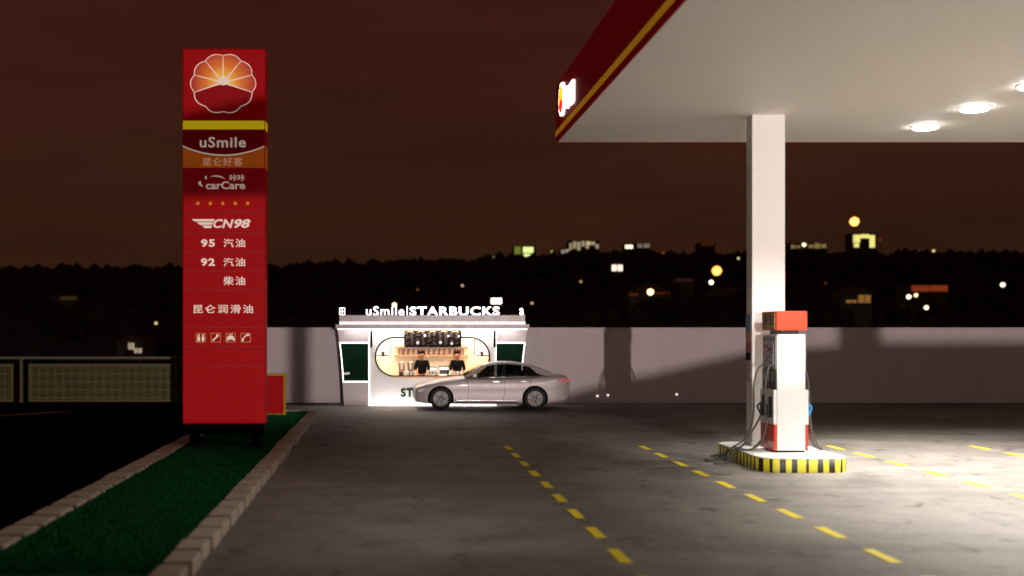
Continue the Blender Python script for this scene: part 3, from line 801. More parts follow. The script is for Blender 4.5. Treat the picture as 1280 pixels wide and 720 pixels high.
for k in range(6):
    for z in (mz0 + .012, mz1 - .012):
        x = mx0 + .03 + k * (mx1 - mx0 - .06) / 5; box(bm, x - .03, x + .03, -.096, -.0915, z - .008, z + .008)
obj('menu_trim', bm, mat('mint', (.12, .42, .32), .5), mb)
# roof
bm = BM(); box(bm, kx(419.5), kx(661), -.22, 1.42, 2.505, 2.655, .012); rf = obj('roof', bm, 'metal', t)
bm = BM(); box(bm, kx(424), kx(656.5), -.04, 1.36, 2.72, 2.95, .01); obj('parapet', bm, 'metal', rf)
bm = BM(); box(bm, kx(424.5), kx(656), -.075, 1.34, 2.657, 2.718); obj('roof_light_strip', bm, led, rf)
bm = BM(); box(bm, kx(422), kx(659), -.055, -.005, 2.474, 2.503); obj('eaves_light_strip', bm, led, rf)
# wings
for s in (-1, 1):
    xi = FX0 - .021 if s < 0 else FX1 + .021
    def xo(z):
        u = max(0, min(1, z / 2.47)); base = (kx(430) if s < 0 else kx(650.5)); tip = (kx(422) if s < 0 else kx(659))
        return base + (tip - base) * (u ** .8) - s * .05 * math.sin(math.pi * u)
    def wing(name, z0, z1, m, y0, par=t, y1=1.328):
        n = 6; pts = [(xo(z0 + (z1 - z0) * k / n), z0 + (z1 - z0) * k / n) for k in range(n + 1)]
        bm = BM(); prism(bm, [(xi, z0)] + pts + [(xi, z1)], 'y', y0, y1); return obj(name, bm, m, par)
    wp = wing('wing_upper_panel', 2.065, 2.472, 'metal', .05)
    wing('wing_light_strip', 2.025, 2.063, led, .02, wp)
    wing('wing_green_panel', .80, 2.023, 'kgreen', .06)
    wing('wing_light_strip', .765, .798, led, .03, wp)
    wing('wing_lower_panel', .0, .763, 'metal', .05)
    e_ = [(xo(.82 + 1.2 * k / 8), .82 + 1.2 * k / 8) for k in range(9)]
    bm = BM(); prism(bm, e_ + [(x - s * .03, z) for x, z in e_[::-1]], 'y', .03, .055); obj('edge_light_strip', bm, led, wp)
    bm = BM(); a = xo(1.02); prism(bm, [(a - s * .04, 1.0), (a - s * .24, 1.02), (a - s * .24, 1.10), (a - s * .04, 1.07)], 'y', .045, .055); obj('edge_plaque', bm, 'cup', wp)
    bx_ = kx(464.3) if s < 0 else kx(618.3)
    bm = BM(); box(bm, bx_ - .035, bx_ + .035, -.075, -.003, 1.90, 2.44, .01); obj('speaker_bar', bm, 'ink', t)
text('roof_lettering', 'uSmile', kx(457.5), kx(505.5), kz(394.6), kz(382.8), .05, glyph, rf, depth=.08, offset=.014, spacing=1.12)
text('roof_lettering', 'STARBUCKS', kx(512), kx(624.5), kz(394.6), kz(383.2), .05, glyph, rf, depth=.08, offset=.03, spacing=1.14)
bm = BM(); box(bm, kx(509) - .012, kx(509) + .012, -.03, .05, kz(394.6), kz(382.5)); obj('roof_divider', bm, led, rf)
bm = BM(); a, b, c, d = kx(424.2), kx(431.3), kz(394), kz(384.6)
for u in (a, (a + b) / 2 - .011, b - .022): box(bm, u, u + .022, .0, .05, c, d)
for v in (c, (c + d) / 2 - .01, d - .02): box(bm, a, b, -.004, .0, v, v + .02)
obj('roof_glyph', bm, glyph, rf)
text('roof_lettering', 'd' if False else 'a', kx(649.5), kx(654.8), kz(394), kz(385), .05, glyph, rf, depth=.06, offset=.01)
text('front_lettering', 'STARBUCKS', kx(501), kx(580), kz(496.3), kz(485.2), -.001, 'tgreen', t, depth=.02, offset=.04, spacing=1.1)
# things in the kiosk
XO = KX
words = ['leftmost', 'second', 'third', 'fourth', 'fifth', 'sixth', 'middle', 'eighth', 'ninth', 'tenth', 'eleventh', 'twelfth', 'rightmost']
d = 38.15; proto = None; zsh = SZ(443.6, d)
for k in range(13):
    X = SX(500.5 + 6.42 * k, 38.1)
    lb = f'{words[k]} coffee pack' + (' from the left' if 0 < k < 12 and k != 6 else '') + ' in the row of brown packs on the kiosk shelf'
    if k == 0:
        proto = thing('coffee_pack', lb, 'coffee pack', (X, KD + 1.15, zsh), group='brown coffee packs on the kiosk shelf')
        bm = BM(); box(bm, -.066, .066, -.05, .05, 0, .205, .008); obj('packet', bm, 'pack', proto)
        bm = BM(); box(bm, -.04, .035, -.054, -.051, .02, .10); box(bm, -.02, .04, -.054, -.051, .12, .17); obj('pack_label', bm, 'pack_l', proto)
    else:
        q = copy_tree(proto); q.location = (X, KD + 1.15, zsh); q['label'] = lb
z1s = SZ(432.6, d)
for px, lb in ((499.8, 'small white jar on the top kiosk shelf, far left'), (503.6, 'small white jar on the top kiosk shelf, beside the menu board'), (578.5, 'small white jar on the top kiosk shelf at its right end')):
    q = thing('jar', lb, 'jar', (SX(px, d), KD + 1.15, z1s), group='small jars on the top shelf')
    bm = BM(); lathe(bm, [(.03, 0), (.032, .09), (.02, .11)], seg=10); obj('body', bm, 'cup', q)
    bm = BM(); box(bm, -.015, .015, -.035, -.031, .03, .06); obj('mark', bm, 'kgreen', q)
# urns, ovens
for px, lb in ((502.3, 'tall steel coffee urn, left one of the pair in the kiosk'), (513.3, 'tall steel coffee urn, right one of the pair in the kiosk')):
    q = thing('coffee_urn', lb, 'coffee urn', (SX(px, 38.05), KD + 1.05, .94), group='steel coffee urns')
    bm = BM(); lathe(bm, [(.075, .12), (.08, .14), (.08, .44), (.07, .47), (.03, .49)], seg=18); obj('tank', bm, 'steel', q)
    bm = BM(); box(bm, -.10, .10, -.09, .09, 0, .03); box(bm, -.10, -.082, -.02, .02, .03, .42); box(bm, .082, .10, -.02, .02, .03, .42); box(bm, -.08, .08, -.06, .06, .031, .118); obj('stand', bm, 'black', q)
    bm = BM(); tube(bm, [(0, -.08, .2), (0, -.12, .2), (0, -.125, .15)], .012, 6); obj('tap', bm, 'black', q)
for (a, b, zt_), lb in (((534.5, 545, .27), 'low steel coffee machine beside the left barista'), ((548.5, 562, .29), 'wide steel coffee machine between the two baristas')):
    x0, x1 = SX(a, 38), SX(b, 38); c = (x0 + x1) / 2; q = thing('coffee_machine', lb, 'coffee machine', (c, KD + 1.05, .94), group='steel coffee machines'); h = (x1 - x0) / 2
    bm = BM(); box(bm, -h, h, -.10, .12, .0, zt_, .01); obj('housing', bm, 'steel', q)
    bm = BM(); box(bm, -h + .02, h - .02, -.105, -.101, .05, zt_ - .09); obj('brew_bay', bm, 'black', q)
    bm = BM(); box(bm, -h, h, -.09, .1, zt_, zt_ + .03, .005); obj('top_tray', bm, 'black', q)
    bm = BM(); tube(bm, [(-h * .4, -.11, zt_ - .10), (-h * .4, -.15, zt_ - .12)], .01, 6); tube(bm, [(h * .4, -.11, zt_ - .10), (h * .4, -.15, zt_ - .12)], .01, 6); obj('handle', bm, 'black', q)
cupn = 0; proto = None
for gi, (p0, cnt, gl) in enumerate(((505.5, 4, 'left group of cups by the urns'), (534.5, 4, 'middle group of cups beside the left barista'), (563.5, 4, 'right group of cups in front of the right barista'))):
    for k in range(cnt):
        X = SX(p0 + 4.15 * k, 37.15)
        lb = ['leftmost', 'second', 'third', 'rightmost'][k] + f' paper cup in the {gl}'
        if proto is None:
            proto = thing('paper_cup', lb, 'cup', (X, KD + .12, ZC), group='paper cups on the kiosk counter')
            bm = BM(); lathe(bm, [(.032, 0), (.043, .14)], seg=14); obj('cup_body', bm, 'cup', proto)
            bm = BM(); lathe(bm, [(.046, .14), (.046, .152), (.038, .16)], seg=14); obj('lid', bm, 'cup', proto)
            bm = BM(); lathe(bm, [(.018, 0), (.018, -.006)], c=(0, -.037, .07), seg=10, axis='y'); obj('emblem', bm, 'sign_yellow', proto)
        else:
            q = copy_tree(proto); q.location = (X, KD + .12, ZC); q['label'] = lb
# baristas
def skin_mesh(name, verts, edges, radii, m, parent, root=0, sub=2):
    me = bpy.data.meshes.new(name); me.from_pydata(verts, edges, []); o = bpy.data.objects.new(name, me); COL.objects.link(o)
    md = o.modifiers.new('s', 'SKIN'); md.use_smooth_shade = True
    for i, r in enumerate(radii): me.skin_vertices[0].data[i].radius = r if isinstance(r, tuple) else (r, r)
    for v in me.skin_vertices[0].data: v.use_root = False
    me.skin_vertices[0].data[root].use_root = True
    sb_ = o.modifiers.new('u', 'SUBSURF'); sb_.levels = sub; sb_.render_levels = sub
    bpy.context.view_layer.update()
    res = bpy.data.meshes.new_from_object(o.evaluated_get(bpy.context.evaluated_depsgraph_get()))
    bpy.data.objects.remove(o); res.name = name; res.materials.clear(); res.materials.append(M[m])
    for p in res.polygons: p.use_smooth = True
    return link(bpy.data.objects.new(name, res), parent)
def barista(X, label, s):
    q = thing('person', label, 'person', (X, KD + .66, .10), rz=R(4 * s))
    # front is -y
    V_ = [(0, 0, .86), (0, .01, 1.02), (0, .0, 1.18), (0, -.01, 1.30), (0, -.02, 1.38), (0, -.035, 1.45), (0, -.05, 1.53), (0, -.04, 1.60)]
    E_ = [(i, i + 1) for i in range(7)]; Rr = [(.14, .10), (.125, .09), (.145, .10), (.12, .085), (.05, .05), (.062, .075), (.078, .095), (.055, .07)]
    for sx in (-1, 1):
        b = len(V_)
        V_ += [(sx * .16, .0, 1.31), (sx * .22, -.03, 1.08), (sx * .17, -.20, .93), (sx * .14, -.30, .91), (sx * .125, -.36, .905)]
        E_ += [(3, b), (b, b + 1), (b + 1, b + 2), (b + 2, b + 3), (b + 3, b + 4)]; Rr += [.055, .043, .032, (.022, .034), (.018, .038)]
        for f in range(4):   # fingers
            c = len(V_); u = sx * (.10 + .016 * f); V_ += [(u, -.40, .90), (u - sx * .002, -.435 + .006 * abs(f - 1.5), .882)]
            E_ += [(b + 4, c), (c, c + 1)]; Rr += [.0085, .0075]
        c = len(V_); V_ += [(sx * .09, -.35, .905), (sx * .07, -.385, .895)]; E_ += [(b + 3, c), (c, c + 1)]; Rr += [.011, .009]
        b = len(V_); V_ += [(sx * .09, .0, .80), (sx * .095, -.01, .46), (sx * .10, .02, .09), (sx * .105, -.08, .04)]
        E_ += [(0, b), (b, b + 1), (b + 1, b + 2), (b + 2, b + 3)]; Rr += [.085, .06, .042, (.04, .035)]
    skin_mesh('body', V_, E_, Rr, 'skin', q)
    V_ = [(0, 0, .88), (0, .01, 1.02), (0, .0, 1.18), (0, -.01, 1.31), (0, -.015, 1.365)]
    E_ = [(i, i + 1) for i in range(4)]; Rr = [(.165, .125), (.15, .115), (.165, .12), (.14, .105), (.068, .066)]
    for sx in (-1, 1):
        b = len(V_); V_ += [(sx * .165, .0, 1.315), (sx * .222, -.03, 1.10), (sx * .20, -.10, 1.02)]; E_ += [(3, b), (b, b + 1), (b + 1, b + 2)]; Rr += [.075, .064, .058]
    skin_mesh('shirt', V_, E_, Rr, 'shirt', q)
    V_ = [(0, 0, .86)]; E_ = []; Rr = [(.155, .12)]
    for sx in (-1, 1):
        b = len(V_); V_ += [(sx * .09, .0, .78), (sx * .095, -.01, .46), (sx * .10, .02, .10)]; E_ += [(0, b), (b, b + 1), (b + 1, b + 2)]; Rr += [.10, .078, .062]
    skin_mesh('trousers', V_, E_, Rr, 'trousers', q)
    bm = BM(); hr = random.Random(7 + s)
    for k in range(60):
        a = hr.uniform(0, 6.28); el = hr.uniform(.15, 1.5)
        dv = Vector((math.cos(a) * math.cos(el), math.sin(a) * math.cos(el), math.sin(el)))
        if dv.y < -.35 and dv.z < .5: continue
        g_ = hr.uniform(.025, .04); c = Vector((0, -.03, 1.585)) + Vector((dv.x * .088, dv.y * .10, dv.z * .085))
        vs = [bm.verts.new(c + Vector((p.x, p.y, p.z)) * g_) for p in IV]
        for f in IF: bm.faces.new([vs[i] for i in f])
    obj('hair', bm, 'hair', q, smooth=True)
    for sx in (-1, 1):
        bm = BM(); lathe(bm, [(.004, .006), (.012, 0), (.004, -.006)], c=(sx * .032, -.142, 1.54), seg=8, axis='y'); obj('eye', bm, 'hair', q)
    bm = BM(); tube(bm, [(0, -.135, 1.545), (0, -.158, 1.51), (0, -.142, 1.50)], [.008, .013, .011], 8); obj('nose', bm, 'skin', q)
    bm = BM(); box(bm, -.024, .024, -.142, -.125, 1.466, 1.476, .003); obj('mouth', bm, 'pack', q)
    for sx in (-1, 1):
        bm = BM(); lathe(bm, [(.012, -.01), (.02, 0), (.012, .012)], c=(sx * .086, -.035, 1.53), seg=8, axis='y'); obj('ear', bm, 'skin', q)
    return q
barista(SX(527.5, 37.7), 'barista in a black shirt at the counter, standing by the two steel urns', -1)
barista(SX(571.5, 37.7), 'barista in a black shirt behind the right hand group of paper cups', 1)
# kiosk working light (its ceiling lamp)
def area(name, loc, tgt, p, sx, sy, col):
    d_ = bpy.data.lights.new(name, 'AREA'); d_.energy = p; d_.shape = 'RECTANGLE'; d_.size = sx; d_.size_y = sy; d_.color = col
    o = bpy.data.objects.new(name, d_); link(o); o.location = loc; o.rotation_euler = (Vector(tgt) - Vector(loc)).to_track_quat('-Z', 'Y').to_euler(); return o
area('kiosk_ceiling_lamp', (KX, KD + .62, 2.39), (KX, KD + .66, 1.0), 85, 3.4, .5, (1, .84, .64))
area('kiosk_eaves_lamp', (KX, KD - .17, 2.495), (KX, KD - .02, 0), 55, 5.6, .06, (1, .97, .96))

area('kiosk_base_lamp', (KX, KD - .30, .05), (KX, KD + .02, 1.1), 13, 4.0, .06, (1, .96, .95))
# ------------------------------------------------------------------ car
CYN = 35.05; s_ = F / CYN; X0c = (518 - VX) / s_
t = thing('silver_car', 'silver grey saloon car passing left in front of the coffee kiosk', 'car', (X0c + 2.4, CYN + .9, 0))
L_ = 4.82
def interp(tab, u):
    xs_ = [p[0] for p in tab]
    if u <= xs_[0]: return tab[0][1]
    for i in range(len(tab) - 1):
        if u <= xs_[i + 1]:
            p0 = tab[max(i - 1, 0)][1]; p1 = tab[i][1]; p2 = tab[i + 1][1]; p3 = tab[min(i + 2, len(tab) - 1)][1]
            h = xs_[i + 1] - xs_[i]; k = (u - xs_[i]) / h
            m1 = (p2 - p0) / (xs_[i + 1] - xs_[max(i - 1, 0)]) * h; m2 = (p3 - p1) / (xs_[min(i + 2, len(tab) - 1)] - xs_[i]) * h
            return (2 * k ** 3 - 3 * k * k + 1) * p1 + (k ** 3 - 2 * k * k + k) * m1 + (-2 * k ** 3 + 3 * k * k) * p2 + (k ** 3 - k * k) * m2
    return tab[-1][1]
ZT = [(0, .60), (.05, .68), (.2, .765), (.6, .88), (1.1, .965), (1.6, 1.02), (2.4, 1.02), (3.4, 1.04), (4.2, 1.09), (4.6, 1.07), (4.76, 1.03), (L_, .92)]
ZB = [(0, .34), (.06, .24), (.3, .19), (.8, .17), (4.0, .17), (4.5, .22), (4.75, .32), (L_, .42)]
WW = [(0, .50), (.04, .63), (.14, .74), (.4, .84), (.9, .89), (1.6, .90), (3.4, .90), (4.2, .88), (4.6, .82), (4.76, .74), (L_, .66)]
def body_pt(u, j):
    zt, zb, w_ = interp(ZT, u), interp(ZB, u), interp(WW, u); h = zt - zb
    T = [(0, 0), (.70, 0), (.90, .01), (.965, .07), (.985, .18), (.975, .36), (.985, .52), (1.0, .68), (.985, .80), (.95, .885), (.88, .935), (.70, .965), (.4, .99), (0, 1.0)]
    return (w_ * T[j][0], zb + h * T[j][1])
NJ = 14
bm = BM(); us = [0, .02, .05, .1, .16] + [.2 + (L_ - .4) * i / 54 for i in range(55)] + [L_ - .15, L_ - .1, L_ - .05, L_ - .02, L_]
rings = []
for u in us:
    half = [body_pt(u, j) for j in range(NJ)]
    ring = [bm.verts.new((u - 2.4, -a, z)) for a, z in half] + [bm.verts.new((u - 2.4, a, z)) for a, z in half[-2:0:-1]]
    rings.append(ring)
for i in range(len(rings) - 1):
    k = len(rings[0])
    for j in range(k): bm.faces.new((rings[i][j], rings[i][(j + 1) % k], rings[i + 1][(j + 1) % k], rings[i + 1][j]))
bm.faces.new(rings[0][::-1]); bm.faces.new(rings[-1])
body = obj('body', bm, ['carpaint', 'black_matt'], t, smooth=True)
WU = ((551 - 518) / s_ - 2.4, (669 - 518) / s_ - 2.4); WR = .345
cut = BM()
for u in WU:
    for sy in (-1, 1):
        lathe(cut, [(WR + .055, sy * 1.1), (WR + .055, sy * .60)], c=(u, 0, WR), seg=40, axis='y', mi=0)
cto = obj('cutter', cut, 'black_matt', t)
md = body.modifiers.new('b', 'BOOLEAN'); md.operation = 'DIFFERENCE'; md.object = cto; md.solver = 'EXACT'
bpy.context.view_layer.update()
res = bpy.data.meshes.new_from_object(body.evaluated_get(bpy.context.evaluated_depsgraph_get()))
body.modifiers.clear(); body.data = res; bpy.data.objects.remove(cto)
for p in res.polygons: p.use_smooth = True
res.set_sharp_from_angle(angle=R(32))
def side_y(z): return .865 - (z - 1.0) * .62
def side(name, pts, m, sy, par, th=.03, out_=0.0, smooth=False):
    bm = BM(); A = [bm.verts.new((u - 2.4, sy * (side_y(z) + out_), z)) for u, z in pts]; B = [bm.verts.new((u - 2.4, sy * (side_y(z) + out_ - th), z)) for u, z in pts]
    bm.faces.new(A); bm.faces.new(B[::-1]); n = len(pts)
    for i in range(n): bm.faces.new((A[i], B[i], B[(i + 1) % n], A[(i + 1) % n]))
    return obj(name, bm, m, par)
# roof panel lofted over the cabin
RP = [(1.52, 1.005), (1.85, 1.20), (2.14, 1.355), (2.4, 1.425), (2.75, 1.455), (3.1, 1.445), (3.45, 1.395), (3.8, 1.30), (4.12, 1.185), (4.36, 1.09)]
def roof_z(u): return interp(RP, u)
def loft(name, u0, u1, m, par, lift=0.0, th=.03, ins=0.0, n=14):
    bm = BM(); G = []
    for i in range(n + 1):
        u = u0 + (u1 - u0) * i / n; z = roof_z(u); e_ = side_y(z) - ins; row = []
        for k in range(11):
            v = -1 + 2 * k / 10; row.append((u - 2.4, e_ * v, z + lift + .035 * (1 - v * v) - (.012 if abs(v) == 1 else 0)))
        G.append(row)
    Vt = [[bm.verts.new(p) for p in r] for r in G]; Vb = [[bm.verts.new((p[0], p[1], p[2] - th)) for p in r] for r in G]
    for i in range(n):
        for k in range(10):
            bm.faces.new((Vt[i][k], Vt[i][k + 1], Vt[i + 1][k + 1], Vt[i + 1][k])); bm.faces.new((Vb[i][k], Vb[i + 1][k], Vb[i + 1][k + 1], Vb[i][k + 1]))
        bm.faces.new((Vt[i][0], Vt[i + 1][0], Vb[i + 1][0], Vb[i][0])); bm.faces.new((Vt[i][10], Vb[i][10], Vb[i + 1][10], Vt[i + 1][10]))
    for i in (0, n):
        for k in range(10): bm.faces.new((Vt[i][k], Vb[i][k], Vb[i][k + 1], Vt[i][k + 1]))
    return obj(name, bm, m, par, smooth=True)
loft('roof', 2.16, 3.62, 'carpaint', t)
loft('windscreen', 1.56, 2.155, 'glass', t, th=.006, ins=.02)
loft('rear_window', 3.625, 4.30, 'glass', t, th=.006, ins=.02)
belt = lambda u: interp([(1.5, 1.0), (2.4, 1.0), (3.4, 1.02), (4.4, 1.08)], u)
def rail(u0, u1, n=8, d=0.0): return [(u0 + (u1 - u0) * i / n, roof_z(u0 + (u1 - u0) * i / n) - d) for i in range(n + 1)]
for sy in (-1, 1):
    nm = side('pillar', rail(1.50, 2.16) + [(2.20, 1.31), (1.66, 1.0)], 'carpaint', sy, t, th=.05)
    side('roof_rail', rail(2.16, 3.62) + rail(3.62, 2.20, d=.05), 'carpaint', sy, t, th=.05)
    side('pillar', rail(3.62, 4.36) + [(4.40, 1.06), (4.0, 1.05), (3.80, 1.12), (3.55, 1.33)], 'carpaint', sy, t, th=.05)
    side('pillar', [(2.70, 1.0), (2.80, 1.0), (2.84, 1.40), (2.77, 1.40)], 'black', sy, t, th=.05, out_=-.004)
    side('door_window', [(1.70, 1.0), (2.69, 1.0), (2.76, 1.405), (2.40, 1.37), (2.2, 1.31)], 'glass', sy, t, th=.006, out_=-.012)
    side('rear_door_window', [(2.81, 1.0), (3.98, 1.05), (3.80, 1.12), (3.56, 1.32), (3.1, 1.395), (2.85, 1.405)], 'glass', sy, t, th=.006, out_=-.012)
    bm = BM(); pts = [(1.62, 1.005), (2.4, 1.008), (3.2, 1.02), (4.02, 1.06)]
    tube(bm, [(u - 2.4, sy * (side_y(z) + .008), z) for u, z in pts], .012, 6); obj('window_trim', bm, 'chrome', t)
    # door shut lines, handles, sill, mirror
    for u in (1.62, 2.74, 3.58):
        bm = BM(); pts = []
        for k in range(9):
            z = .33 + (.97 - .33) * k / 8; uu = u + (.05 * math.sin(k / 8 * math.pi) if u < 3 else -.22 * (1 - k / 8) ** 2)
            zt, zb, w_ = interp(ZT, uu), interp(ZB, uu), interp(WW, uu); f = (z - zb) / (zt - zb)
            T = [(0, .90), (.07, .965), (.18, .985), (.36, .975), (.52, .985), (.68, 1.0), (.8, .985), (.885, .95), (.935, .88)]
            pts.append((uu - 2.4, sy * (w_ * interp(T, f) + .0005), z))
        tube(bm, pts, .006, 4); obj('door_gap', bm, 'black_matt', t)
    for u in (2.42, 3.28):
        bm = BM(); box(bm, u - 2.4, u - 2.4 + .2, sy * .915 - .012, sy * .915 + .012, .855, .885, .006); obj('handle', bm, 'chrome', t)
    bm = BM(); box(bm, 1.28 - 2.4, 3.2 - 2.4, sy * .865 - .03, sy * .865 + .03, .19, .25, .01); obj('sill', bm, 'black', t)
    bm = BM(); box(bm, 1.30 - 2.4, 3.15 - 2.4, sy * .895 - .008, sy * .895 + .008, .285, .305, .004); obj('side_trim', bm, 'chrome', t)
    bm = BM(); box(bm, 1.78 - 2.4, 1.92 - 2.4, sy * .99 - .09, sy * .99 + .09, 1.0, 1.11, .03, 3); mi_ = obj('mirror', bm, 'carpaint', t)
    bm = BM(); prism(bm, [(1.88 - 2.4, 1.0), (4.4 - 2.4, 1.0), (4.4 - 2.4, 1.0), (1.88 - 2.4, 1.0)][:3], 'y', 0, .001); bm.free()
    # lamps
    bm = BM(); pts = [(.10, .60), (.36, .70), (.52, .76), (.40, .64), (.14, .54)]
    prism(bm, [(u - 2.4, z) for u, z in pts], 'y', sy * .66, sy * .80 + sy * .012); obj('headlight', bm, 'lens', t)
    bm = BM(); pts = [(4.42, .87), (4.83, .84), (4.82, .95), (4.60, .985), (4.44, .95)]
    prism(bm, [(u - 2.4, z) for u, z in pts], 'y', sy * .45, sy * .855); obj('tail_light', bm, 'tail', t)
bm = BM(); box(bm, -.01 - 2.4, .03 - 2.4, -.32, .32, .42, .60, .01); obj('grille', bm, 'black', t)
bm = BM(); box(bm, L_ - 2.4 - .01, L_ - 2.4 + .012, -.26, .26, .62, .74, .004); obj('number_plate', bm, 'sign_white', t)
for y in (-.36, .36):
    bm = BM(); box(bm, -.55, -.02, y - .23, y + .23, .9, 1.06, .04); box(bm, -.12, .08, y - .22, y + .22, .9, 1.2, .05); box(bm, -.06, .06, y - .12, y + .12, 1.19, 1.32, .03); obj('seat', bm, 'black', t)
bm = BM(); box(bm, .95, 1.2, -.6, .6, .95, 1.17, .05); obj('rear_bench', bm, 'black', t)
def wheel():
    rt = bpy.data.objects.new('wheel', None); link(rt, t)
    bm = BM(); lathe(bm, [(.235, -.10), (.33, -.11), (WR, -.085), (WR, .085), (.33, .11), (.235, .10)], seg=48, axis='y'); obj('tyre', bm, 'tyre', rt, smooth=False)
    bm = BM()
    lathe(bm, [(.225, -.101), (.24, -.104), (.24, -.06), (.21, -.055)], seg=40, axis='y')
    lathe(bm, [(.05, -.112), (.055, -.06)], seg=16, axis='y')
    for k in range(5):
        for da in (-.13, .13):
            a = 2 * math.pi * k / 5 + da; a2 = 2 * math.pi * k / 5 + da * 1.7
            tube(bm, [(.03 * math.cos(a), -.10, .03 * math.sin(a)), (.225 * math.cos(a2), -.092, .225 * math.sin(a2))], [.017, .013], 6)
    obj('rim', bm, 'rim', rt)
    bm = BM(); lathe(bm, [(.205, -.05), (.205, -.03)], seg=24, axis='y'); obj('brake_disc', bm, 'black_matt', rt)
    return rt
w0 = wheel()
w0.location = (WU[0], -.80, WR)
for (u, yy, rz) in ((WU[1], -.80, 0), (WU[0], .80, math.pi), (WU[1], .80, math.pi)):
    c = copy_tree(w0, t); c.location = (u, yy, WR); c.rotation_euler = (0, rnd.uniform(0, 1), rz)

# ------------------------------------------------------------------ hillside town
def ground_at(px, py, lift):
    """walk out along the view to where the slope lies lift metres below the measured height"""
    y = 120.0
    while y < 455:
        if hz(SX(px, y), y) + lift >= SZ(py, y): break
        y += 1
    return SX(px, y), y, hz(SX(px, y), y), SZ(py, y)
def glow(col, s): return emis('town_glow', col, s)
lampdefs = [  # px, py, radius px, colour, strength, height, description
    (493, 381, 3.2, (1, .82, .60), 3, 5, 'warm white street lamp above the left half of the kiosk roof'),
    (522, 362, 1.8, (.5, .4, .2), .25, 5, 'dim yellow lamp on the hillside left of the kiosk centre'),
    (578, 357, 2.2, (1, .8, .55), .6, 5, 'small pale lamp on the hillside above the kiosk middle'),
    (665, 379, 1.8, (1, .7, .4), .6, 5, 'small amber lamp just right of the kiosk roof'),
    (195, 404, 2.6, (1, .85, .5), .7, 5, 'lone pale yellow lamp left of the tall red sign'),
    (726, 352, 2.2, (1, .7, .45), .45, 5, 'small pinkish lamp midway up the central slope'),
    (813, 365, 4.6, (1, .72, .45), 4, 6, 'bright warm lamp low on the slope near the middle'),
    (896, 338.5, 6.6, (1, .46, .20), 3.4, 9, 'brightest orange street lamp left of the white column'),
    (889, 353, 3.3, (1, .92, .75), 3, 5, 'white lamp just below the brightest orange street lamp'),
    (923, 323, 2.2, (.9, .85, .65), .7, 6, 'small pale lamp against the left side of the white column'),
    (1005, 306, 3.0, (1, .9, .7), 1.8, 6, 'white lamp on the ridge just right of the white column'),
    (1068, 277, 6.2, (1, .52, .24), 3.6, 16, 'tall orange mast lamp shining above the ridge right of the column'),
    (1136, 371, 3.3, (1, .85, .65), 3, 5, 'left of the white lamps below the red roofed building'),
    (1145, 369, 2.9, (1, .85, .62), 2, 6, 'upper white lamp close to the red roofed building'),
    (1158, 384.5, 3.3, (1, .85, .72), 2, 5, 'lowest white lamp beneath the red roofed building'),
    (1253.5, 356, 3.4, (1, .9, .75), 2.2, 5, 'single white lamp far right on the dark slope'),
    (1167, 313.5, 2.2, (1, .85, .5), .9, 5, 'small yellow lamp on the right ridge line'),
    (829, 316, 2.0, (.8, .25, .08), .35, 5, 'dim orange lamp on the ridge above the middle slope'),
    (1032, 354, 2.0, (.5, .2, .06), .22, 5, 'very dim orange lamp right of the white column'),
    (690, 314.5, 2.2, (.65, .85, .3), .45, 5, 'small greenish lamp on the central ridge'),
    (1100, 300, 2.4, (.6, .2, .1), .2, 5, 'dim red lamp beside the arched lit building'),
]
for px, py, rp_, col, st, hgt, lb in lampdefs:
    x, y, zg, zl = ground_at(px, py, hgt); rr = max(.3, (rp_ - .5) * y / F)
    q = thing('street_lamp', lb, 'street lamp', (x, y, zg), group='lamps across the hillside'); h = zl - zg
    bm = BM(); tube(bm, [(0, 0, -1), (0, 0, h * .6), (0, 0, h - rr * .8)], [.12, .1, .08], 6); obj('pole', bm, 'black_matt', q)
    bm = BM(); lathe(bm, [(.01 * rr, -rr * .95), (rr * .6, -rr * .8), (rr, -rr * .1), (rr * .85, rr * .5), (rr * .35, rr * .9)], c=(0, 0, h), seg=12); obj('lamp_head', bm, glow((col[0], col[1] ** 1.5, col[2] ** 1.7), st), q)
def building(px0, px1, py0, py1, wins, col, st, label, roof='flat', lift=0.0, wall='building'):
    x, y, zg, zl = ground_at((px0 + px1) / 2, py1, lift + (4 if py1 > 328 else 0))
    zb = SZ(py1, y) - zg
    xa, xb = SX(px0, y), SX(px1, y); c = (xa + xb) / 2; hwid = (xb - xa) / 2; zt = SZ(py0, y) - zg; ztop = zb + (zt - zb) * min(1, max(w_[3] for w_ in wins) + .04); dp = max(6, hwid * 1.2)
    q = thing('hillside_building', label, 'building', (c, y, zg), group='lit buildings across the hillside')
    bm = BM(); box(bm, -hwid, hwid, 0, dp, -6, ztop); obj('wall', bm, wall, q)
    bm = BM()
    if roof == 'flat': box(bm, -hwid - .1, hwid + .1, -.1, dp + .1, ztop + .002, ztop + .1)
    else: prism(bm, [(-hwid - .3, ztop + .002), (hwid + .3, ztop + .002), (hwid * .1, ztop + hwid * .3 + .5)], 'y', -.4, dp + .4)
    obj('roof', bm, 'tiles', q)
    for (a, b, c0, d0) in wins:
        bm = BM(); u0, u1 = -hwid + 2 * hwid * a, -hwid + 2 * hwid * b; z0, z1 = zb + (zt - zb) * c0, zb + (zt - zb) * d0
        box(bm, u0, u1, -.06, -.01, z0, z1); wn = obj('window', bm, emis('lit_window', col, st), q)
        bm = BM(); box(bm, (u0 + u1) / 2 - .05, (u0 + u1) / 2 + .05, -.1, -.062, z0, z1); box(bm, u0 - .1, u1 + .1, -.12, -.002, z0 - .12, z0 - .002); obj('window_frame', bm, 'building', wn)
    return q
building(611, 632, 319.5, 325, [(.05, .40, .2, .9), (.62, .95, .2, .9)], (.55, .65, .25), .35, 'low building with two dim green windows at the left end of the lit ridge')
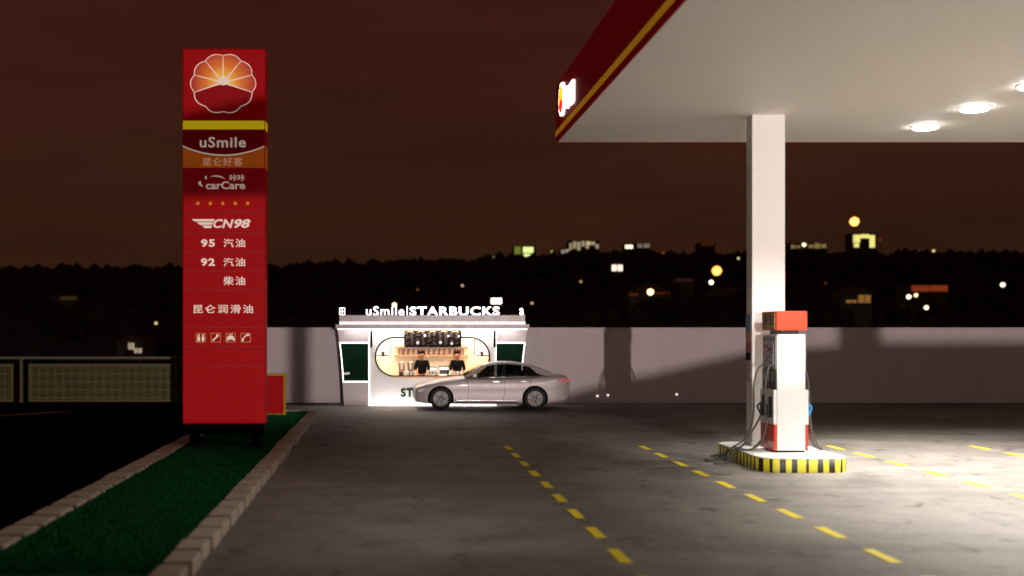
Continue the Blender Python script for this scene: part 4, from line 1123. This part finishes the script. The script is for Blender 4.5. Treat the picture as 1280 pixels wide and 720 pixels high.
building(642, 652, 307, 319, [(.1, .9, .1, .9)], (.42, .52, .06), .3, 'narrow green lit tower left of the brighter green building')
building(653, 670, 308, 324, [(.05, .80, .50, .95), (.1, .7, .05, .42)], (.75, .95, .30), 1.1, 'bright green lit building on the ridge above the kiosk')
building(701, 716, 311, 318, [(.05, .3, .2, .8), (.4, .9, .3, .9)], (.8, .65, .5), .4, 'low dim building at the left foot of the stepped ridge block')
building(711, 749, 301, 315, [(.02, .10, .2, .8), (.14, .24, .3, .95), (.28, .38, .15, .9), (.42, .52, .5, .98), (.56, .66, .3, .95), (.62, .86, .62, .92), (.88, .98, .3, .7)], (.75, .62, .36), .42, 'wide stepped block with many dim windows on the central ridge')
building(781, 812, 305.5, 313, [(.02, .32, .3, .9)], (1, .88, .62), 1.6, 'long ridge building with one bright window at its left end')
building(796, 813, 304, 311, [(.05, .4, .2, .9), (.5, .95, .2, .95)], (.55, .50, .32), .28, 'grey lit building right of the long ridge building')
building(764, 779, 329, 342, [(.06, .44, .25, .85), (.54, .94, .25, .85)], (1, .78, .62), 1.4, 'small house with two pink white windows on the central slope')
building(613, 628, 372.5, 382, [(.08, .92, .25, .95)], (1, .90, .82), 4, 'small building with one glaring window above the kiosk lettering')
building(1064, 1096, 292, 311, [(.08, .34, .42, .92), (.10, .30, .10, .38), (.36, .70, .70, .95), (.72, .92, .08, .90)], (.95, .85, .25), .95, 'yellow lit arched building under the tall orange mast lamp', lift=1)
building(988, 1034, 303, 313, [(.02, .12, .2, .7), (.16, .26, .3, .6), (.5, .62, .3, .7), (.66, .80, .25, .9), (.84, .97, .3, .8)], (.60, .45, .12), .32, 'long low building with a row of yellow windows right of the column')
building(1147, 1162, 311, 317, [(.1, .5, .2, .8)], (.5, .4, .15), .25, 'tiny building with one dim window on the right ridge')
building(1137, 1187, 355, 372, [(.05, .95, .45, .9)], (.48, .075, .02), .32, 'building with a wide glowing red front low on the right slope', roof='flat')
building(1052, 1090, 366, 384, [(.55, .95, .30, .85), (.15, .5, .30, .5)], (.60, .28, .06), .30, 'gabled house with a dim yellow front right of the fuel pump', roof='gable')
building(786, 838, 360, 371, [(.0, .22, .1, .4), (.62, .98, .3, .5)], (.35, .07, .01), .14, 'long dark house with a faint orange front at the middle of the slope', roof='gable')
building(842, 868, 346, 354, [(.1, .9, .3, .7)], (.09, .03, .04), .22, 'dark building with a faint purple front left of the orange street lamp')
building(874, 894, 302, 308, [(.1, .9, .2, .7)], (.35, .08, .015), .12, 'dim orange building at the ridge left of the white column', lift=0)
building(146, 178, 426, 443, [(.45, .68, .35, .85), (.68, .98, .1, .45)], (.9, .75, .5), .32, 'pale lit house above the fence left of the tall red sign', roof='gable')
building(60, 98, 366, 377, [(.4, .95, .2, .6)], (.25, .17, .05), .08, 'barely lit house on the dark slope at far left')

# ------------------------------------------------------------------ blockers added behind the camera to shape the wall and sign shadows; floodlight
def back(X, Z, y, d=38.5):
    k = (y - LY) / (d - LY); return (LX + (X - LX) * k, LZ + (Z - LZ) * k)
YB = -6.0
def wp_(px, py): return back(SX(px, 38.5), SZ(py, 38.5), YB)
t = thing('wall_shadow_blocker', 'unseen grey hoarding behind the viewer with a sloping top', 'blocker', (0, YB, 0))
pts = [wp_(700, 497), wp_(724, 488.5), wp_(935, 440), wp_(1049, 432), wp_(1049, 395), wp_(1102, 395), wp_(1102, 427.5), wp_(1500, 427.5)]
pA, pB = wp_(360, 395), wp_(386, 395)
pts = [(-25, 2.31), (pA[0], 2.31), pA, pB, (pB[0], 2.42), (pts[0][0] - .05, 2.42)] + pts + [(pts[-1][0], -.04), (-25, -.04)]
bm = BM(); prism(bm, pts, 'y', 0, .08); obj('blocker_board', bm, 'grey', t)  # unseen slab, outline cut to cast the shadow edges wanted on the wall
def pp_(px, py): return back(SX(px, PD), SZ(py, PD), -4.0, PD)
t = thing('sign_shadow_baffle', 'unseen slim gantry sign carried on one post behind the viewer', 'baffle', (0, -4.0, 0))
pts = [pp_(215, 146), pp_(215, 246), pp_(345, 243), pp_(345, 117)]
bm = BM(); prism(bm, pts, 'y', 0, .1); obj('baffle_panel', bm, 'grey', t)  # unseen slab added only to cast the slanted shade band on the pylon
t = thing('flood_light', 'floodlight on a short mast behind the viewer', 'floodlight', (LX, LY - .25, 0))
bm = BM(); tube(bm, [(0, -.1, -.04), (0, -.1, LZ - .2)], .07, 10); obj('mast', bm, 'grey', t)
bm = BM(); box(bm, -.3, .3, -.12, .1, LZ - .2, LZ + .2, .02); obj('lamp_housing', bm, 'black', t)

# ------------------------------------------------------------------ render settings
sc.view_settings.view_transform = 'Standard'; sc.view_settings.look = 'None'; sc.view_settings.gamma = 1
sc.view_settings.use_curve_mapping = False; sc.view_settings.exposure = .18
sc.render.engine = 'CYCLES'
sc.cycles.use_denoising = True; sc.cycles.use_adaptive_sampling = True
sc.cycles.max_bounces = 6; sc.cycles.diffuse_bounces = 4; sc.cycles.transparent_max_bounces = 10
sc.cycles.sample_clamp_indirect = 6; sc.cycles.caustics_reflective = False; sc.cycles.caustics_refractive = False
